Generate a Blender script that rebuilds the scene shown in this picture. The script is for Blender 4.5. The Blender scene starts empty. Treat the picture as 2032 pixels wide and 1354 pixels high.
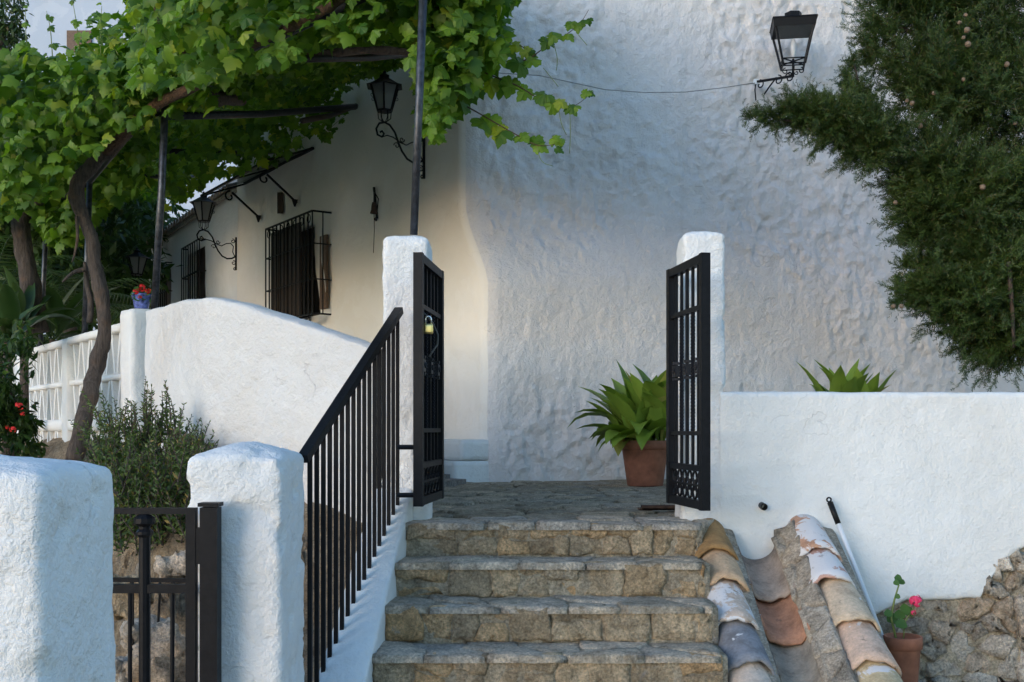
import bpy, math, random
import numpy as np
from mathutils import Vector, Matrix

random.seed(7)
RNG = np.random.default_rng(11)
SC = bpy.context.scene
COL = SC.collection
R = math.radians

# ------------------------------------------------------------------ camera
F = 2200.0            # focal length in pixels of a 2032 px wide picture
EYE = 1.6             # eye height over the lower ground (m)
CX, HY = 1016.0, 852.0
cam_d = bpy.data.cameras.new('camera')
cam_d.sensor_width = 36.0
cam_d.lens = 36.0 * F / 2032.0
cam_d.shift_y = (HY - 677.0) / 2032.0
cam_d.clip_start = 0.05
cam_d.clip_end = 3000.0
cam = bpy.data.objects.new('camera', cam_d)
cam.location = (0, 0, EYE)
cam.rotation_euler = (R(90), 0, 0)
COL.objects.link(cam)
SC.camera = cam

# ------------------------------------------------------------------ light
SUN_FROM = Vector((-0.64, -0.74, 0.14)).normalized()
sun_az = math.atan2(SUN_FROM.x, SUN_FROM.y)
sun_el = math.asin(SUN_FROM.z)
world = bpy.data.worlds.new('World')
SC.world = world
world.use_nodes = True
wn = world.node_tree
wn.nodes.clear()
sky = wn.nodes.new('ShaderNodeTexSky')
sky.sky_type = 'NISHITA'
sky.sun_disc = False
sky.sun_elevation = sun_el
sky.sun_rotation = sun_az
sky.air_density = 1.0
sky.dust_density = 0.3
sky.ozone_density = 2.6
bg = wn.nodes.new('ShaderNodeBackground')
bg.inputs['Strength'].default_value = 0.15
wo = wn.nodes.new('ShaderNodeOutputWorld')
wn.links.new(sky.outputs['Color'], bg.inputs['Color'])
wn.links.new(bg.outputs['Background'], wo.inputs['Surface'])
sun_d = bpy.data.lights.new('sun', 'SUN')
sun_d.energy = 0.60
sun_d.angle = R(36)
sun_d.color = (1.0, 0.89, 0.83)
sun = bpy.data.objects.new('sun', sun_d)
sun.rotation_euler = (-SUN_FROM).to_track_quat('-Z', 'Y').to_euler()
sun.location = (-20, -8, 15)
COL.objects.link(sun)
SC.view_settings.view_transform = 'Standard'
SC.view_settings.look = 'None'
SC.view_settings.gamma = 1.0
SC.view_settings.use_curve_mapping = False
SC.view_settings.exposure = 1.60
SC.cycles.max_bounces = 6
SC.cycles.diffuse_bounces = 4
SC.cycles.adaptive_threshold = 0.02
SC.cycles.transparent_max_bounces = 12

# ------------------------------------------------------------------ helpers
def at(px, py, y):
    """world point seen at photo pixel (px, py) at distance y in front of the lens"""
    return Vector(((px - CX) * y / F, y, EYE + (HY - py) * y / F))

def V(*a):
    return Vector(a)

_perm = RNG.permutation(256)
_perm = np.concatenate([_perm, _perm, _perm])
_grad = RNG.normal(size=(256, 3))
_grad /= np.linalg.norm(_grad, axis=1)[:, None]

def pn(p):
    p = np.asarray(p, float)
    i = np.floor(p).astype(int)
    f = p - i
    u = f * f * f * (f * (f * 6 - 15) + 10)
    i &= 255
    def g(dx, dy, dz):
        h = _perm[_perm[_perm[i[:, 0] + dx] + i[:, 1] + dy] + i[:, 2] + dz]
        return (_grad[h] * (f - np.array([dx, dy, dz]))).sum(1)
    def lerp(a, b, t):
        return a + t * (b - a)
    x0 = lerp(lerp(g(0,0,0), g(1,0,0), u[:,0]), lerp(g(0,1,0), g(1,1,0), u[:,0]), u[:,1])
    x1 = lerp(lerp(g(0,0,1), g(1,0,1), u[:,0]), lerp(g(0,1,1), g(1,1,1), u[:,0]), u[:,1])
    return lerp(x0, x1, u[:, 2])

def fbm(p, octs=4, gain=0.5):
    p = np.asarray(p, float)
    a, s, t = 1.0, 0.0, 0.0
    for k in range(octs):
        s = s + a * pn(p * (2.0 ** k) + 17.3 * k)
        t += a
        a *= gain
    return s / t * 1.5

def smooth01(x, a, b):
    t = np.clip((x - a) / (b - a), 0, 1)
    return t * t * (3 - 2 * t)

def wloc(o):
    v = Vector((0, 0, 0))
    while o is not None:
        v += o.location
        o = o.parent
    return v

def tag(o, label=None, cat=None, group=None, kind=None):
    if label: o['label'] = label
    if cat: o['category'] = cat
    if group: o['group'] = group
    if kind: o['kind'] = kind
    return o

def thing(name, loc, label, cat, group=None, rz=0.0, parent=None):
    o = bpy.data.objects.new(name, None)
    o.empty_display_size = 0.1
    o.location = loc
    o.rotation_euler = (0, 0, rz)
    COL.objects.link(o)
    tag(o, label, cat, group)
    return o

def link_mesh(name, me, parent=None, loc=(0, 0, 0)):
    o = bpy.data.objects.new(name, me)
    COL.objects.link(o)
    o.location = loc
    if parent is not None:
        o.parent = parent
    return o

def mesh_from(name, verts, faces, mat=None, smooth=False):
    me = bpy.data.meshes.new(name)
    me.from_pydata([tuple(v) for v in verts], [], faces)
    if mat is not None:
        me.materials.append(mat)
    if smooth:
        me.polygons.foreach_set('use_smooth', [True] * len(me.polygons))
    me.update()
    return me

class MB:
    """collects shapes of ONE part"""
    def __init__(self):
        self.v = []
        self.f = []
    def add(self, verts, faces):
        n = len(self.v)
        self.v += [Vector(v) for v in verts]
        self.f += [tuple(i + n for i in f) for f in faces]
        return self
    def hexa(self, p):
        return self.add(p, [(0,3,2,1), (4,5,6,7), (0,1,5,4), (1,2,6,5), (2,3,7,6), (3,0,4,7)])
    def box(self, c, s, m=None):
        x, y, z = s[0]/2, s[1]/2, s[2]/2
        p = [V(-x,-y,-z), V(x,-y,-z), V(x,y,-z), V(-x,y,-z), V(-x,-y,z), V(x,-y,z), V(x,y,z), V(-x,y,z)]
        if m is not None:
            p = [m @ q for q in p]
        return self.hexa([q + Vector(c) for q in p])
    def bar(self, a, b, w, h, up=None):
        """rectangular bar from a to b, w wide sideways, h high"""
        a, b = Vector(a), Vector(b)
        d = (b - a).normalized()
        up = Vector(up) if up is not None else V(0, 0, 1)
        if abs(d.dot(up)) > 0.98:
            up = V(0, 1, 0) if abs(d.y) < 0.9 else V(1, 0, 0)
        s = d.cross(up).normalized() * w / 2
        t = s.cross(d).normalized() * h / 2
        return self.hexa([a-s-t, a+s-t, b+s-t, b-s-t, a-s+t, a+s+t, b+s+t, b-s+t])
    def tube(self, path, r, n=8, cap=True):
        path = [Vector(p) for p in path]
        m = len(path)
        rr = r if isinstance(r, (list, tuple)) else [r] * m
        base = len(self.v)
        ref = None
        for k, p in enumerate(path):
            a = path[max(k-1, 0)]
            b = path[min(k+1, m-1)]
            d = (b - a).normalized()
            if ref is None:
                ref = V(0, 0, 1) if abs(d.z) < 0.9 else V(1, 0, 0)
            s = d.cross(ref)
            if s.length < 1e-6:
                s = d.cross(V(0.3, 0.5, 0.7))
            s.normalize()
            t = s.cross(d).normalized()
            ref = t
            for j in range(n):
                an = 2 * math.pi * j / n
                self.v.append(p + (s * math.cos(an) + t * math.sin(an)) * rr[k])
        for k in range(m - 1):
            for j in range(n):
                a0 = base + k*n + j
                a1 = base + k*n + (j+1) % n
                self.f.append((a0, a1, a1 + n, a0 + n))
        if cap:
            self.f.append(tuple(base + j for j in reversed(range(n))))
            self.f.append(tuple(base + (m-1)*n + j for j in range(n)))
        return self
    def twist(self, a, b, r, turns, steps):
        a, b = Vector(a), Vector(b)
        d = (b - a).normalized()
        s = d.cross(V(1, 0, 0.01)).normalized()
        t = s.cross(d)
        base = len(self.v)
        for k in range(steps + 1):
            p = a.lerp(b, k / steps)
            for j in range(4):
                an = math.pi/2 * j + turns * 2 * math.pi * k / steps
                self.v.append(p + (s * math.cos(an) + t * math.sin(an)) * r)
        for k in range(steps):
            for j in range(4):
                a0 = base + k*4 + j
                a1 = base + k*4 + (j+1) % 4
                self.f.append((a0, a1, a1 + 4, a0 + 4))
        return self
    def lathe(self, prof, n=20, c=(0, 0, 0)):
        base = len(self.v)
        c = Vector(c)
        for r, z in prof:
            for j in range(n):
                an = 2 * math.pi * j / n
                self.v.append(c + V(r * math.cos(an), r * math.sin(an), z))
        for k in range(len(prof) - 1):
            for j in range(n):
                a0 = base + k*n + j
                a1 = base + k*n + (j+1) % n
                self.f.append((a0, a1, a1 + n, a0 + n))
        return self
    def frustum(self, r0, z0, r1, z1, n=4, c=(0, 0, 0), a0=math.pi/4):
        c = Vector(c)
        p = []
        for r, z in ((r0, z0), (r1, z1)):
            for j in range(n):
                an = a0 + 2 * math.pi * j / n
                p.append(c + V(r*math.cos(an), r*math.sin(an), z))
        f = [(j, (j+1) % n, n + (j+1) % n, n + j) for j in range(n)]
        f += [tuple(reversed(range(n))), tuple(range(n, 2*n))]
        return self.add(p, f)
    def xform(self, m):
        self.v = [m @ v for v in self.v]
        return self
    def build(self, name, mat, parent=None, smooth=False, local=False):
        off = Vector((0, 0, 0)) if (local or parent is None) else wloc(parent)
        if parent is None and not local:
            # origin at the base of the thing
            xs = [v.x for v in self.v]; ys = [v.y for v in self.v]; zs = [v.z for v in self.v]
            off = V((min(xs)+max(xs))/2, (min(ys)+max(ys))/2, min(zs))
        me = mesh_from(name, [v - off for v in self.v], self.f, mat, smooth)
        return link_mesh(name, me, parent, off if (parent is None and not local) else (0, 0, 0))

def grid_obj(name, PT, mat, parent=None, disp=None, flip=False, smooth=True, keep=None, closed=False):
    """mesh from a grid of points PT[i, j, 3], pushed along its normals by disp(points)"""
    PT = np.asarray(PT, float)
    ni, nj = PT.shape[:2]
    gi = np.gradient(PT, axis=0)
    gj = np.gradient(PT, axis=1)
    N = np.cross(gi, gj)
    if flip: N = -N
    N /= np.maximum(np.linalg.norm(N, axis=2)[..., None], 1e-9)
    P = PT.reshape(-1, 3)
    if disp is not None:
        P = P + N.reshape(-1, 3) * disp(P)[:, None]
    faces = []
    for i in range(ni - 1):
        for j in range(nj - (0 if closed else 1)):
            j2 = (j + 1) % nj
            if keep is not None and not keep(i, j):
                continue
            q = (i*nj + j, (i+1)*nj + j, (i+1)*nj + j2, i*nj + j2)
            faces.append(q[::-1] if flip else q)
    off = np.array(wloc(parent)) if parent is not None else np.array([P[:,0].mean(), P[:,1].mean(), P[:,2].min()])
    me = mesh_from(name, P - off, faces, mat, smooth)
    return link_mesh(name, me, parent, (0, 0, 0) if parent is not None else tuple(off))

def lumpy_mesh(P8, step, rnd, disp=None, dome=0.0):
    """rounded, uneven block: verts, faces. P8 = bottom ring (4) + top ring (4)"""
    P8 = np.array([list(p) for p in P8], float)
    sx = np.linalg.norm(P8[1] - P8[0]); sy = np.linalg.norm(P8[3] - P8[0]); sz = np.linalg.norm(P8[4] - P8[0])
    S = np.array([sx, sy, sz])
    n = np.maximum(2, np.round(S / step).astype(int))
    rnd = min(rnd, 0.49 * S.min())
    pts, faces, key = [], [], {}
    def vid(a, b, c):
        k = (a, b, c)
        if k not in key:
            key[k] = len(pts)
            pts.append((a / n[0], b / n[1], c / n[2]))
        return key[k]
    for c in (0, n[2]):
        for a in range(n[0]):
            for b in range(n[1]):
                q = [vid(a,b,c), vid(a+1,b,c), vid(a+1,b+1,c), vid(a,b+1,c)]
                faces.append(q if c else q[::-1])
    for b in (0, n[1]):
        for a in range(n[0]):
            for c in range(n[2]):
                q = [vid(a,b,c), vid(a+1,b,c), vid(a+1,b,c+1), vid(a,b,c+1)]
                faces.append(q if not b else q[::-1])
    for a in (0, n[0]):
        for b in range(n[1]):
            for c in range(n[2]):
                q = [vid(a,b,c), vid(a,b+1,c), vid(a,b+1,c+1), vid(a,b,c+1)]
                faces.append(q if a else q[::-1])
    U = np.array(pts)
    p = U * S
    cl = np.clip(p, rnd, S - rnd)
    d = p - cl
    L = np.maximum(np.linalg.norm(d, axis=1), 1e-9)
    on = np.abs(d).max(1) > 1e-9
    nr = np.where(on[:, None], d / L[:, None], 0)
    p2 = np.where(on[:, None], cl + nr * rnd, p)
    u = p2 / S
    w = [(1-u[:,0])*(1-u[:,1])*(1-u[:,2]), u[:,0]*(1-u[:,1])*(1-u[:,2]), u[:,0]*u[:,1]*(1-u[:,2]), (1-u[:,0])*u[:,1]*(1-u[:,2]),
         (1-u[:,0])*(1-u[:,1])*u[:,2], u[:,0]*(1-u[:,1])*u[:,2], u[:,0]*u[:,1]*u[:,2], (1-u[:,0])*u[:,1]*u[:,2]]
    W = sum(w[k][:, None] * P8[k] for k in range(8))
    ex = (P8[1] - P8[0]) / sx; ey = (P8[3] - P8[0]) / sy; ez = (P8[4] - P8[0]) / sz
    NR = nr[:, :1] * ex + nr[:, 1:2] * ey + nr[:, 2:] * ez
    if dome:
        W[:, 2] += dome * (1 - (2*u[:,0]-1)**2) * (1 - (2*u[:,1]-1)**2) * smooth01(u[:,2], 0.9, 1.0)
    if disp is not None:
        W = W + NR * disp(W)[:, None]
    return W, [tuple(f) for f in faces]

def lumpy(name, P8, step, rnd, mat, parent=None, disp=None, dome=0.0):
    W, faces = lumpy_mesh(P8, step, rnd, disp, dome)
    off = np.array(wloc(parent)) if parent is not None else np.array([W[:,0].mean(), W[:,1].mean(), W[:,2].min()])
    me = mesh_from(name, W - off, faces, mat, True)
    return link_mesh(name, me, parent, (0, 0, 0) if parent is not None else tuple(off))

def box8(x0, x1, y0, y1, z0, z1):
    return [(x0,y0,z0), (x1,y0,z0), (x1,y1,z0), (x0,y1,z0), (x0,y0,z1), (x1,y0,z1), (x1,y1,z1), (x0,y1,z1)]

def wall_strip(name, path, thick, mat, parent=None, step=0.05, rnd=0.06, disp=None, smooth_path=True):
    """upright wall with a rounded top along path points (x, y, z bottom, z top)"""
    path = np.array(path, float)
    seg = np.r_[0, np.cumsum(np.linalg.norm(np.diff(path[:, :2], axis=0), axis=1))]
    n = max(2, int(seg[-1] / step) + 1)
    s = np.linspace(0, seg[-1], n)
    pts = np.stack([np.interp(s, seg, path[:, k]) for k in range(4)], 1)
    if smooth_path:
        for _ in range(3):
            q = pts.copy()
            q[1:-1] = (pts[:-2] + 2*pts[1:-1] + pts[2:]) / 4
            pts = q
    d = np.gradient(pts[:, :2], axis=0)
    d /= np.linalg.norm(d, axis=1)[:, None]
    side = np.stack([d[:, 1], -d[:, 0]], 1)       # right hand side of the path
    h = thick / 2
    prof = []
    nz = max(3, int((pts[:, 3] - pts[:, 2]).max() / step))
    for k in range(nz + 1):
        prof.append((h, k / nz, 0.0))
    for k in range(1, 8):
        a = math.pi * k / 8
        prof.append((h * math.cos(a), 1.0, math.sin(a)))
    for k in range(nz, -1, -1):
        prof.append((-h, k / nz, 0.0))
    PT = np.zeros((n, len(prof), 3))
    for j, (o, t, up) in enumerate(prof):
        PT[:, j, :2] = pts[:, :2] + side * o
        PT[:, j, 2] = pts[:, 2] + t * (pts[:, 3] - rnd - pts[:, 2]) + rnd * up
    o = grid_obj(name, PT, mat, parent, disp, flip=True)
    me = o.data
    return o

# ------------------------------------------------------------------ materials
def new_mat(name):
    m = bpy.data.materials.new(name)
    m.use_nodes = True
    nt = m.node_tree
    nt.nodes.clear()
    out = nt.nodes.new('ShaderNodeOutputMaterial')
    b = nt.nodes.new('ShaderNodeBsdfPrincipled')
    nt.links.new(b.outputs[0], out.inputs[0])
    return m, nt, b, out

def N(nt, t, **kw):
    n = nt.nodes.new('ShaderNode' + t)
    for k, v in kw.items():
        if k in n.inputs:
            n.inputs[k].default_value = v
        else:
            setattr(n, k, v)
    return n

def coords(nt, scale=(1, 1, 1), world_space=True):
    if world_space:
        g = N(nt, 'NewGeometry')
        src = g.outputs['Position']
    else:
        src = N(nt, 'TexCoord').outputs['Object']
    mp = N(nt, 'Mapping')
    mp.inputs['Scale'].default_value = scale
    nt.links.new(src, mp.inputs['Vector'])
    return mp.outputs['Vector']

def noise(nt, vec, scale, detail=4, rough=0.55, dist=0.0):
    n = N(nt, 'TexNoise')
    n.inputs['Scale'].default_value = scale
    n.inputs['Detail'].default_value = detail
    n.inputs['Roughness'].default_value = rough
    n.inputs['Distortion'].default_value = dist
    nt.links.new(vec, n.inputs['Vector'])
    return n.outputs['Fac']

def ramp(nt, fac, stops):
    r = N(nt, 'ValToRGB')
    el = r.color_ramp.elements
    while len(el) < len(stops):
        el.new(0.5)
    for e, (p, c) in zip(el, stops):
        e.position = p
        e.color = (*c, 1) if len(c) == 3 else c
    nt.links.new(fac, r.inputs['Fac'])
    return r.outputs['Color']

def mixc(nt, fac, a, b, mode='MIX'):
    m = N(nt, 'Mix', data_type='RGBA', blend_type=mode)
    for sock, val in ((m.inputs[0], fac), (m.inputs[6], a), (m.inputs[7], b)):
        if isinstance(val, (int, float)):
            sock.default_value = val
        elif isinstance(val, (tuple, list)):
            sock.default_value = (*val, 1) if len(val) == 3 else val
        else:
            nt.links.new(val, sock)
    return m.outputs[2]

def math_n(nt, op, a, b=None):
    m = N(nt, 'Math', operation=op)
    for k, v in enumerate((a, b)):
        if v is None: continue
        if isinstance(v, (int, float)): m.inputs[k].default_value = v
        else: nt.links.new(v, m.inputs[k])
    return m.outputs[0]

def bump(nt, b, height, strength, dist):
    n = N(nt, 'Bump')
    n.inputs['Strength'].default_value = strength
    n.inputs['Distance'].default_value = dist
    nt.links.new(height, n.inputs['Height'])
    nt.links.new(n.outputs['Normal'], b.inputs['Normal'])
    return n

def plaster(name, col, tint, spots=(0.30, 0.27, 0.24), spot_amt=0.25, relief=0.5, scale=1.0, streak=0.0):
    m, nt, b, out = new_mat(name)
    v = coords(nt)
    big = noise(nt, v, 0.9 * scale, 5, 0.6)
    c = mixc(nt, ramp(nt, big, [(0.35, (0, 0, 0)), (0.65, (1, 1, 1))]), col, tint)
    fine = noise(nt, v, 38 * scale, 5, 0.7)
    sp = ramp(nt, fine, [(0.60, (0, 0, 0)), (0.74, (1, 1, 1))])
    gate = ramp(nt, noise(nt, v, 2.3, 3), [(0.48, (0, 0, 0)), (0.66, (1, 1, 1))])
    f = math_n(nt, 'MULTIPLY', math_n(nt, 'MULTIPLY', sp, gate), spot_amt)
    c = mixc(nt, f, c, spots)
    if streak:
        vs = coords(nt, (6, 6, 0.35))
        st = ramp(nt, noise(nt, vs, 1.5, 4, 0.6), [(0.52, (0, 0, 0)), (0.75, (1, 1, 1))])
        c = mixc(nt, math_n(nt, 'MULTIPLY', st, streak), c, spots)
    wv = N(nt, 'VectorMath', operation='ADD')
    dn = N(nt, 'TexNoise'); dn.inputs['Scale'].default_value = 3.0; dn.inputs['Detail'].default_value = 4
    nt.links.new(v, dn.inputs['Vector'])
    nt.links.new(v, wv.inputs[0]); nt.links.new(dn.outputs['Color'], wv.inputs[1])
    vo = N(nt, 'TexVoronoi', feature='DISTANCE_TO_EDGE'); vo.inputs['Scale'].default_value = 0.9
    nt.links.new(wv.outputs[0], vo.inputs['Vector'])
    ck = ramp(nt, vo.outputs['Distance'], [(0.0, (1, 1, 1)), (0.004, (0, 0, 0))])
    cg = ramp(nt, noise(nt, v, 1.4, 2), [(0.55, (0, 0, 0)), (0.62, (1, 1, 1))])
    crack = math_n(nt, 'MULTIPLY', ck, cg)
    c = mixc(nt, math_n(nt, 'MULTIPLY', crack, 0.22), c, (0.25, 0.23, 0.21))
    coat = ramp(nt, noise(nt, v, 1.7, 6, 0.55, 0.8), [(0.545, (0, 0, 0)), (0.555, (1, 1, 1))])
    c = mixc(nt, math_n(nt, 'MULTIPLY', coat, 0.10), c, (0.95, 0.95, 0.95))
    nt.links.new(c, b.inputs['Base Color'])
    b.inputs['Roughness'].default_value = 0.92
    b.inputs['Specular IOR Level'].default_value = 0.2
    h1 = noise(nt, v, 14 * scale, 6, 0.65, 0.1)
    h2 = noise(nt, v, 60 * scale, 4, 0.6)
    h = math_n(nt, 'ADD', h1, math_n(nt, 'MULTIPLY', h2, 0.35))
    h = math_n(nt, 'SUBTRACT', h, math_n(nt, 'MULTIPLY', crack, 0.25))
    bump(nt, b, h, relief, 0.03)
    return m

def rocky(name, cols, joint=(0.16, 0.145, 0.125), rel=0.8, obj_rand=True, scale=1.0, use_obj_color=False):
    """cols: list of stone colours picked per object, with mottling and lichen"""
    m, nt, b, out = new_mat(name)
    v = coords(nt)
    oi = N(nt, 'ObjectInfo')
    stops = [((k + 0.0) / max(len(cols) - 1, 1), c) for k, c in enumerate(cols)]
    if use_obj_color:
        base = oi.outputs['Color']
    elif obj_rand:
        base = ramp(nt, oi.outputs['Random'], stops)
    else:
        base = ramp(nt, noise(nt, v, 2.2, 3, 0.6), [(0.25 + 0.5 * p, c) for p, c in stops])
    mott = noise(nt, v, 11 * scale, 8, 0.72)
    c = mixc(nt, 1.0, base, ramp(nt, mott, [(0.28, (0.45, 0.42, 0.38)), (0.5, (1.0, 1.0, 1.0)), (0.70, (1.45, 1.42, 1.38))]), 'MULTIPLY')
    grain = noise(nt, v, 75 * scale, 4, 0.7)
    c = mixc(nt, 0.8, c, ramp(nt, grain, [(0.3, (0.40, 0.38, 0.36)), (0.7, (1.5, 1.5, 1.5))]), 'MULTIPLY')
    lich = ramp(nt, noise(nt, v, 6.1 * scale, 8, 0.75, 0.6), [(0.60, (0, 0, 0)), (0.68, (1, 1, 1))])
    c = mixc(nt, math_n(nt, 'MULTIPLY', lich, 0.6), c, (0.46, 0.43, 0.40))
    pat = ramp(nt, noise(nt, v, 4.5 * scale, 5, 0.65), [(0.56, (0, 0, 0)), (0.70, (1, 1, 1))])
    c = mixc(nt, math_n(nt, 'MULTIPLY', pat, 0.45), c, (0.33, 0.24, 0.13))
    dark = ramp(nt, noise(nt, v, 7.3 * scale, 6, 0.7), [(0.58, (0, 0, 0)), (0.72, (1, 1, 1))])
    c = mixc(nt, math_n(nt, 'MULTIPLY', dark, 0.55), c, (0.07, 0.06, 0.05))
    nt.links.new(c, b.inputs['Base Color'])
    b.inputs['Roughness'].default_value = 0.88
    b.inputs['Specular IOR Level'].default_value = 0.25
    h1 = noise(nt, v, 16 * scale, 8, 0.68, 0.3)
    h2 = noise(nt, v, 55 * scale, 5, 0.7)
    bump(nt, b, math_n(nt, 'ADD', h1, math_n(nt, 'MULTIPLY', h2, 0.5)), rel, 0.065)
    return m

def plain(name, col, rough=0.5, metal=0.0, var=0.2, vscale=20, relief=0.0, spec=0.5):
    m, nt, b, out = new_mat(name)
    v = coords(nt)
    n = noise(nt, v, vscale, 5, 0.65)
    c = mixc(nt, 1.0, col, ramp(nt, n, [(0.3, (1-var,)*3), (0.7, (1+var,)*3)]), 'MULTIPLY')
    nt.links.new(c, b.inputs['Base Color'])
    b.inputs['Roughness'].default_value = rough
    b.inputs['Metallic'].default_value = metal
    b.inputs['Specular IOR Level'].default_value = spec
    if relief:
        bump(nt, b, n, relief, 0.01)
    return m

def foliage(name, dark, light, yellow=None, yamt=0.1, trans=0.35, rough=0.5, gloss=0.4):
    m, nt, b, out = new_mat(name)
    g = N(nt, 'NewGeometry')
    oi = N(nt, 'ObjectInfo')
    v = coords(nt)
    rnd = math_n(nt, 'FRACT', math_n(nt, 'ADD', g.outputs['Random Per Island'], oi.outputs['Random']))
    c = ramp(nt, rnd, [(0.0, dark), (0.8, light), (1.0, light)])
    big = noise(nt, v, 2.5, 3)
    c = mixc(nt, 1.0, c, ramp(nt, big, [(0.3, (0.7, 0.75, 0.7)), (0.7, (1.25, 1.2, 1.1))]), 'MULTIPLY')
    if yellow:
        yf = ramp(nt, rnd, [(1 - yamt - 0.01, (0, 0, 0)), (1 - yamt, (1, 1, 1))])
        c = mixc(nt, math_n(nt, 'MULTIPLY', yf, 0.8), c, yellow)
    nt.links.new(c, b.inputs['Base Color'])
    b.inputs['Roughness'].default_value = rough
    b.inputs['Specular IOR Level'].default_value = gloss
    if trans:
        t = N(nt, 'BsdfTranslucent')
        nt.links.new(mixc(nt, 1.0, c, (1.3, 1.5, 0.6), 'MULTIPLY'), t.inputs['Color'])
        mx = N(nt, 'MixShader')
        mx.inputs[0].default_value = trans
        nt.links.new(b.outputs[0], mx.inputs[1])
        nt.links.new(t.outputs[0], mx.inputs[2])
        nt.links.new(mx.outputs[0], out.inputs[0])
    return m

def clear_glass(name, mixf=0.12, tint=(1, 1, 1)):
    m, nt, b, out = new_mat(name)
    nt.nodes.remove(b)
    t = N(nt, 'BsdfTransparent'); t.inputs['Color'].default_value = (*tint, 1)
    g = N(nt, 'BsdfGlossy'); g.inputs['Roughness'].default_value = 0.08
    mx = N(nt, 'MixShader'); mx.inputs[0].default_value = mixf
    nt.links.new(t.outputs[0], mx.inputs[1]); nt.links.new(g.outputs[0], mx.inputs[2])
    nt.links.new(mx.outputs[0], out.inputs[0])
    return m

def bark(name, col):
    m, nt, b, out = new_mat(name)
    v = coords(nt, (1, 1, 0.18))
    n = noise(nt, v, 45, 6, 0.7, 0.6)
    c = mixc(nt, 1.0, col, ramp(nt, n, [(0.3, (0.35, 0.33, 0.32)), (0.7, (1.5, 1.45, 1.4))]), 'MULTIPLY')
    pat = ramp(nt, noise(nt, coords(nt), 5, 4), [(0.55, (0, 0, 0)), (0.7, (1, 1, 1))])
    c = mixc(nt, math_n(nt, 'MULTIPLY', pat, 0.4), c, (0.20, 0.11, 0.06))
    nt.links.new(c, b.inputs['Base Color'])
    b.inputs['Roughness'].default_value = 0.95
    bump(nt, b, n, 0.9, 0.03)
    return m

def tile_mat():
    m, nt, b, out = new_mat('clay_tile')
    v = coords(nt)
    oi = N(nt, 'ObjectInfo')
    base = oi.outputs['Color']
    mott = noise(nt, v, 9, 7, 0.7)
    c = mixc(nt, 1.0, base, ramp(nt, mott, [(0.3, (0.60, 0.57, 0.54)), (0.5, (1, 1, 1)), (0.72, (1.3, 1.25, 1.2))]), 'MULTIPLY')
    c = mixc(nt, 0.4, c, ramp(nt, noise(nt, v, 60, 5, 0.75), [(0.3, (0.45, 0.42, 0.4)), (0.7, (1.35, 1.35, 1.3))]), 'MULTIPLY')
    # whitewash left on some of the tiles (alpha of the object colour says how much)
    wf = math_n(nt, 'ADD', noise(nt, v, 8.5, 6, 0.62, 0.5), math_n(nt, 'MULTIPLY', oi.outputs['Alpha'], 0.28))
    wm = ramp(nt, wf, [(0.69, (0, 0, 0)), (0.72, (1, 1, 1))])
    c = mixc(nt, math_n(nt, 'MULTIPLY', wm, 0.92), c, (0.70, 0.68, 0.68))
    bl = ramp(nt, noise(nt, v, 13, 7, 0.75), [(0.60, (0, 0, 0)), (0.68, (1, 1, 1))])
    c = mixc(nt, math_n(nt, 'MULTIPLY', bl, 0.6), c, (0.06, 0.05, 0.045))
    nt.links.new(c, b.inputs['Base Color'])
    b.inputs['Roughness'].default_value = 0.9
    bump(nt, b, math_n(nt, 'ADD', mott, math_n(nt, 'MULTIPLY', noise(nt, v, 70, 4), 0.3)), 0.5, 0.012)
    return m

M = {}
M['white'] = plaster('white_limewash', (0.80, 0.80, 0.79), (0.74, 0.73, 0.71), spot_amt=0.5, relief=0.5, streak=0.06)
M['white_b'] = plaster('white_limewash_thick', (0.80, 0.80, 0.80), (0.75, 0.74, 0.73), spot_amt=0.3, relief=0.75)
M['cream'] = plaster('cream_limewash', (0.84, 0.79, 0.735), (0.79, 0.735, 0.67), spot_amt=0.3, relief=0.22)
M['grey'] = plaster('old_rough_limewash', (0.77, 0.735, 0.73), (0.71, 0.665, 0.645), spots=(0.38, 0.33, 0.28), spot_amt=0.55, relief=0.9, streak=0.16)
M['parapet'] = plaster('parapet_limewash', (0.72, 0.71, 0.70), (0.67, 0.63, 0.59), spots=(0.38, 0.33, 0.28), spot_amt=0.55, relief=0.8)
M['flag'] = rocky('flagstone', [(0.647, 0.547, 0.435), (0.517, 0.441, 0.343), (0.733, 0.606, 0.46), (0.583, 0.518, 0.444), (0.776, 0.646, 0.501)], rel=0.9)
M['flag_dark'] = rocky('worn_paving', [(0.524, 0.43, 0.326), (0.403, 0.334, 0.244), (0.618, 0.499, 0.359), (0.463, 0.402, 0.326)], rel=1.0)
M['riser'] = rocky('riser_stone', [(0.63, 0.453, 0.271), (0.477, 0.373, 0.253), (0.754, 0.588, 0.394), (0.704, 0.453, 0.233), (0.553, 0.453, 0.328)], rel=1.0)
M['rubble'] = rocky('rubble_stone', [(0.664, 0.57, 0.466), (0.487, 0.411, 0.331), (0.886, 0.781, 0.66), (0.599, 0.444, 0.311), (0.753, 0.655, 0.543)], rel=1.0)
M['mortar'] = rocky('old_mortar', [(0.424, 0.351, 0.26), (0.6, 0.499, 0.365)], obj_rand=False, rel=0.9)
M['mortar_pale'] = rocky('pale_mortar', [(0.335, 0.293, 0.236), (0.442, 0.39, 0.32)], obj_rand=False, rel=0.6)
M['infill'] = rocky('infill_stone', [(0.414, 0.333, 0.253), (0.345, 0.299, 0.241), (0.471, 0.402, 0.322)], rel=0.5)
M['earth'] = rocky('rocky_earth', [(0.25, 0.175, 0.106), (0.375, 0.294, 0.206), (0.175, 0.125, 0.081)], obj_rand=False, rel=1.0)
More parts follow.
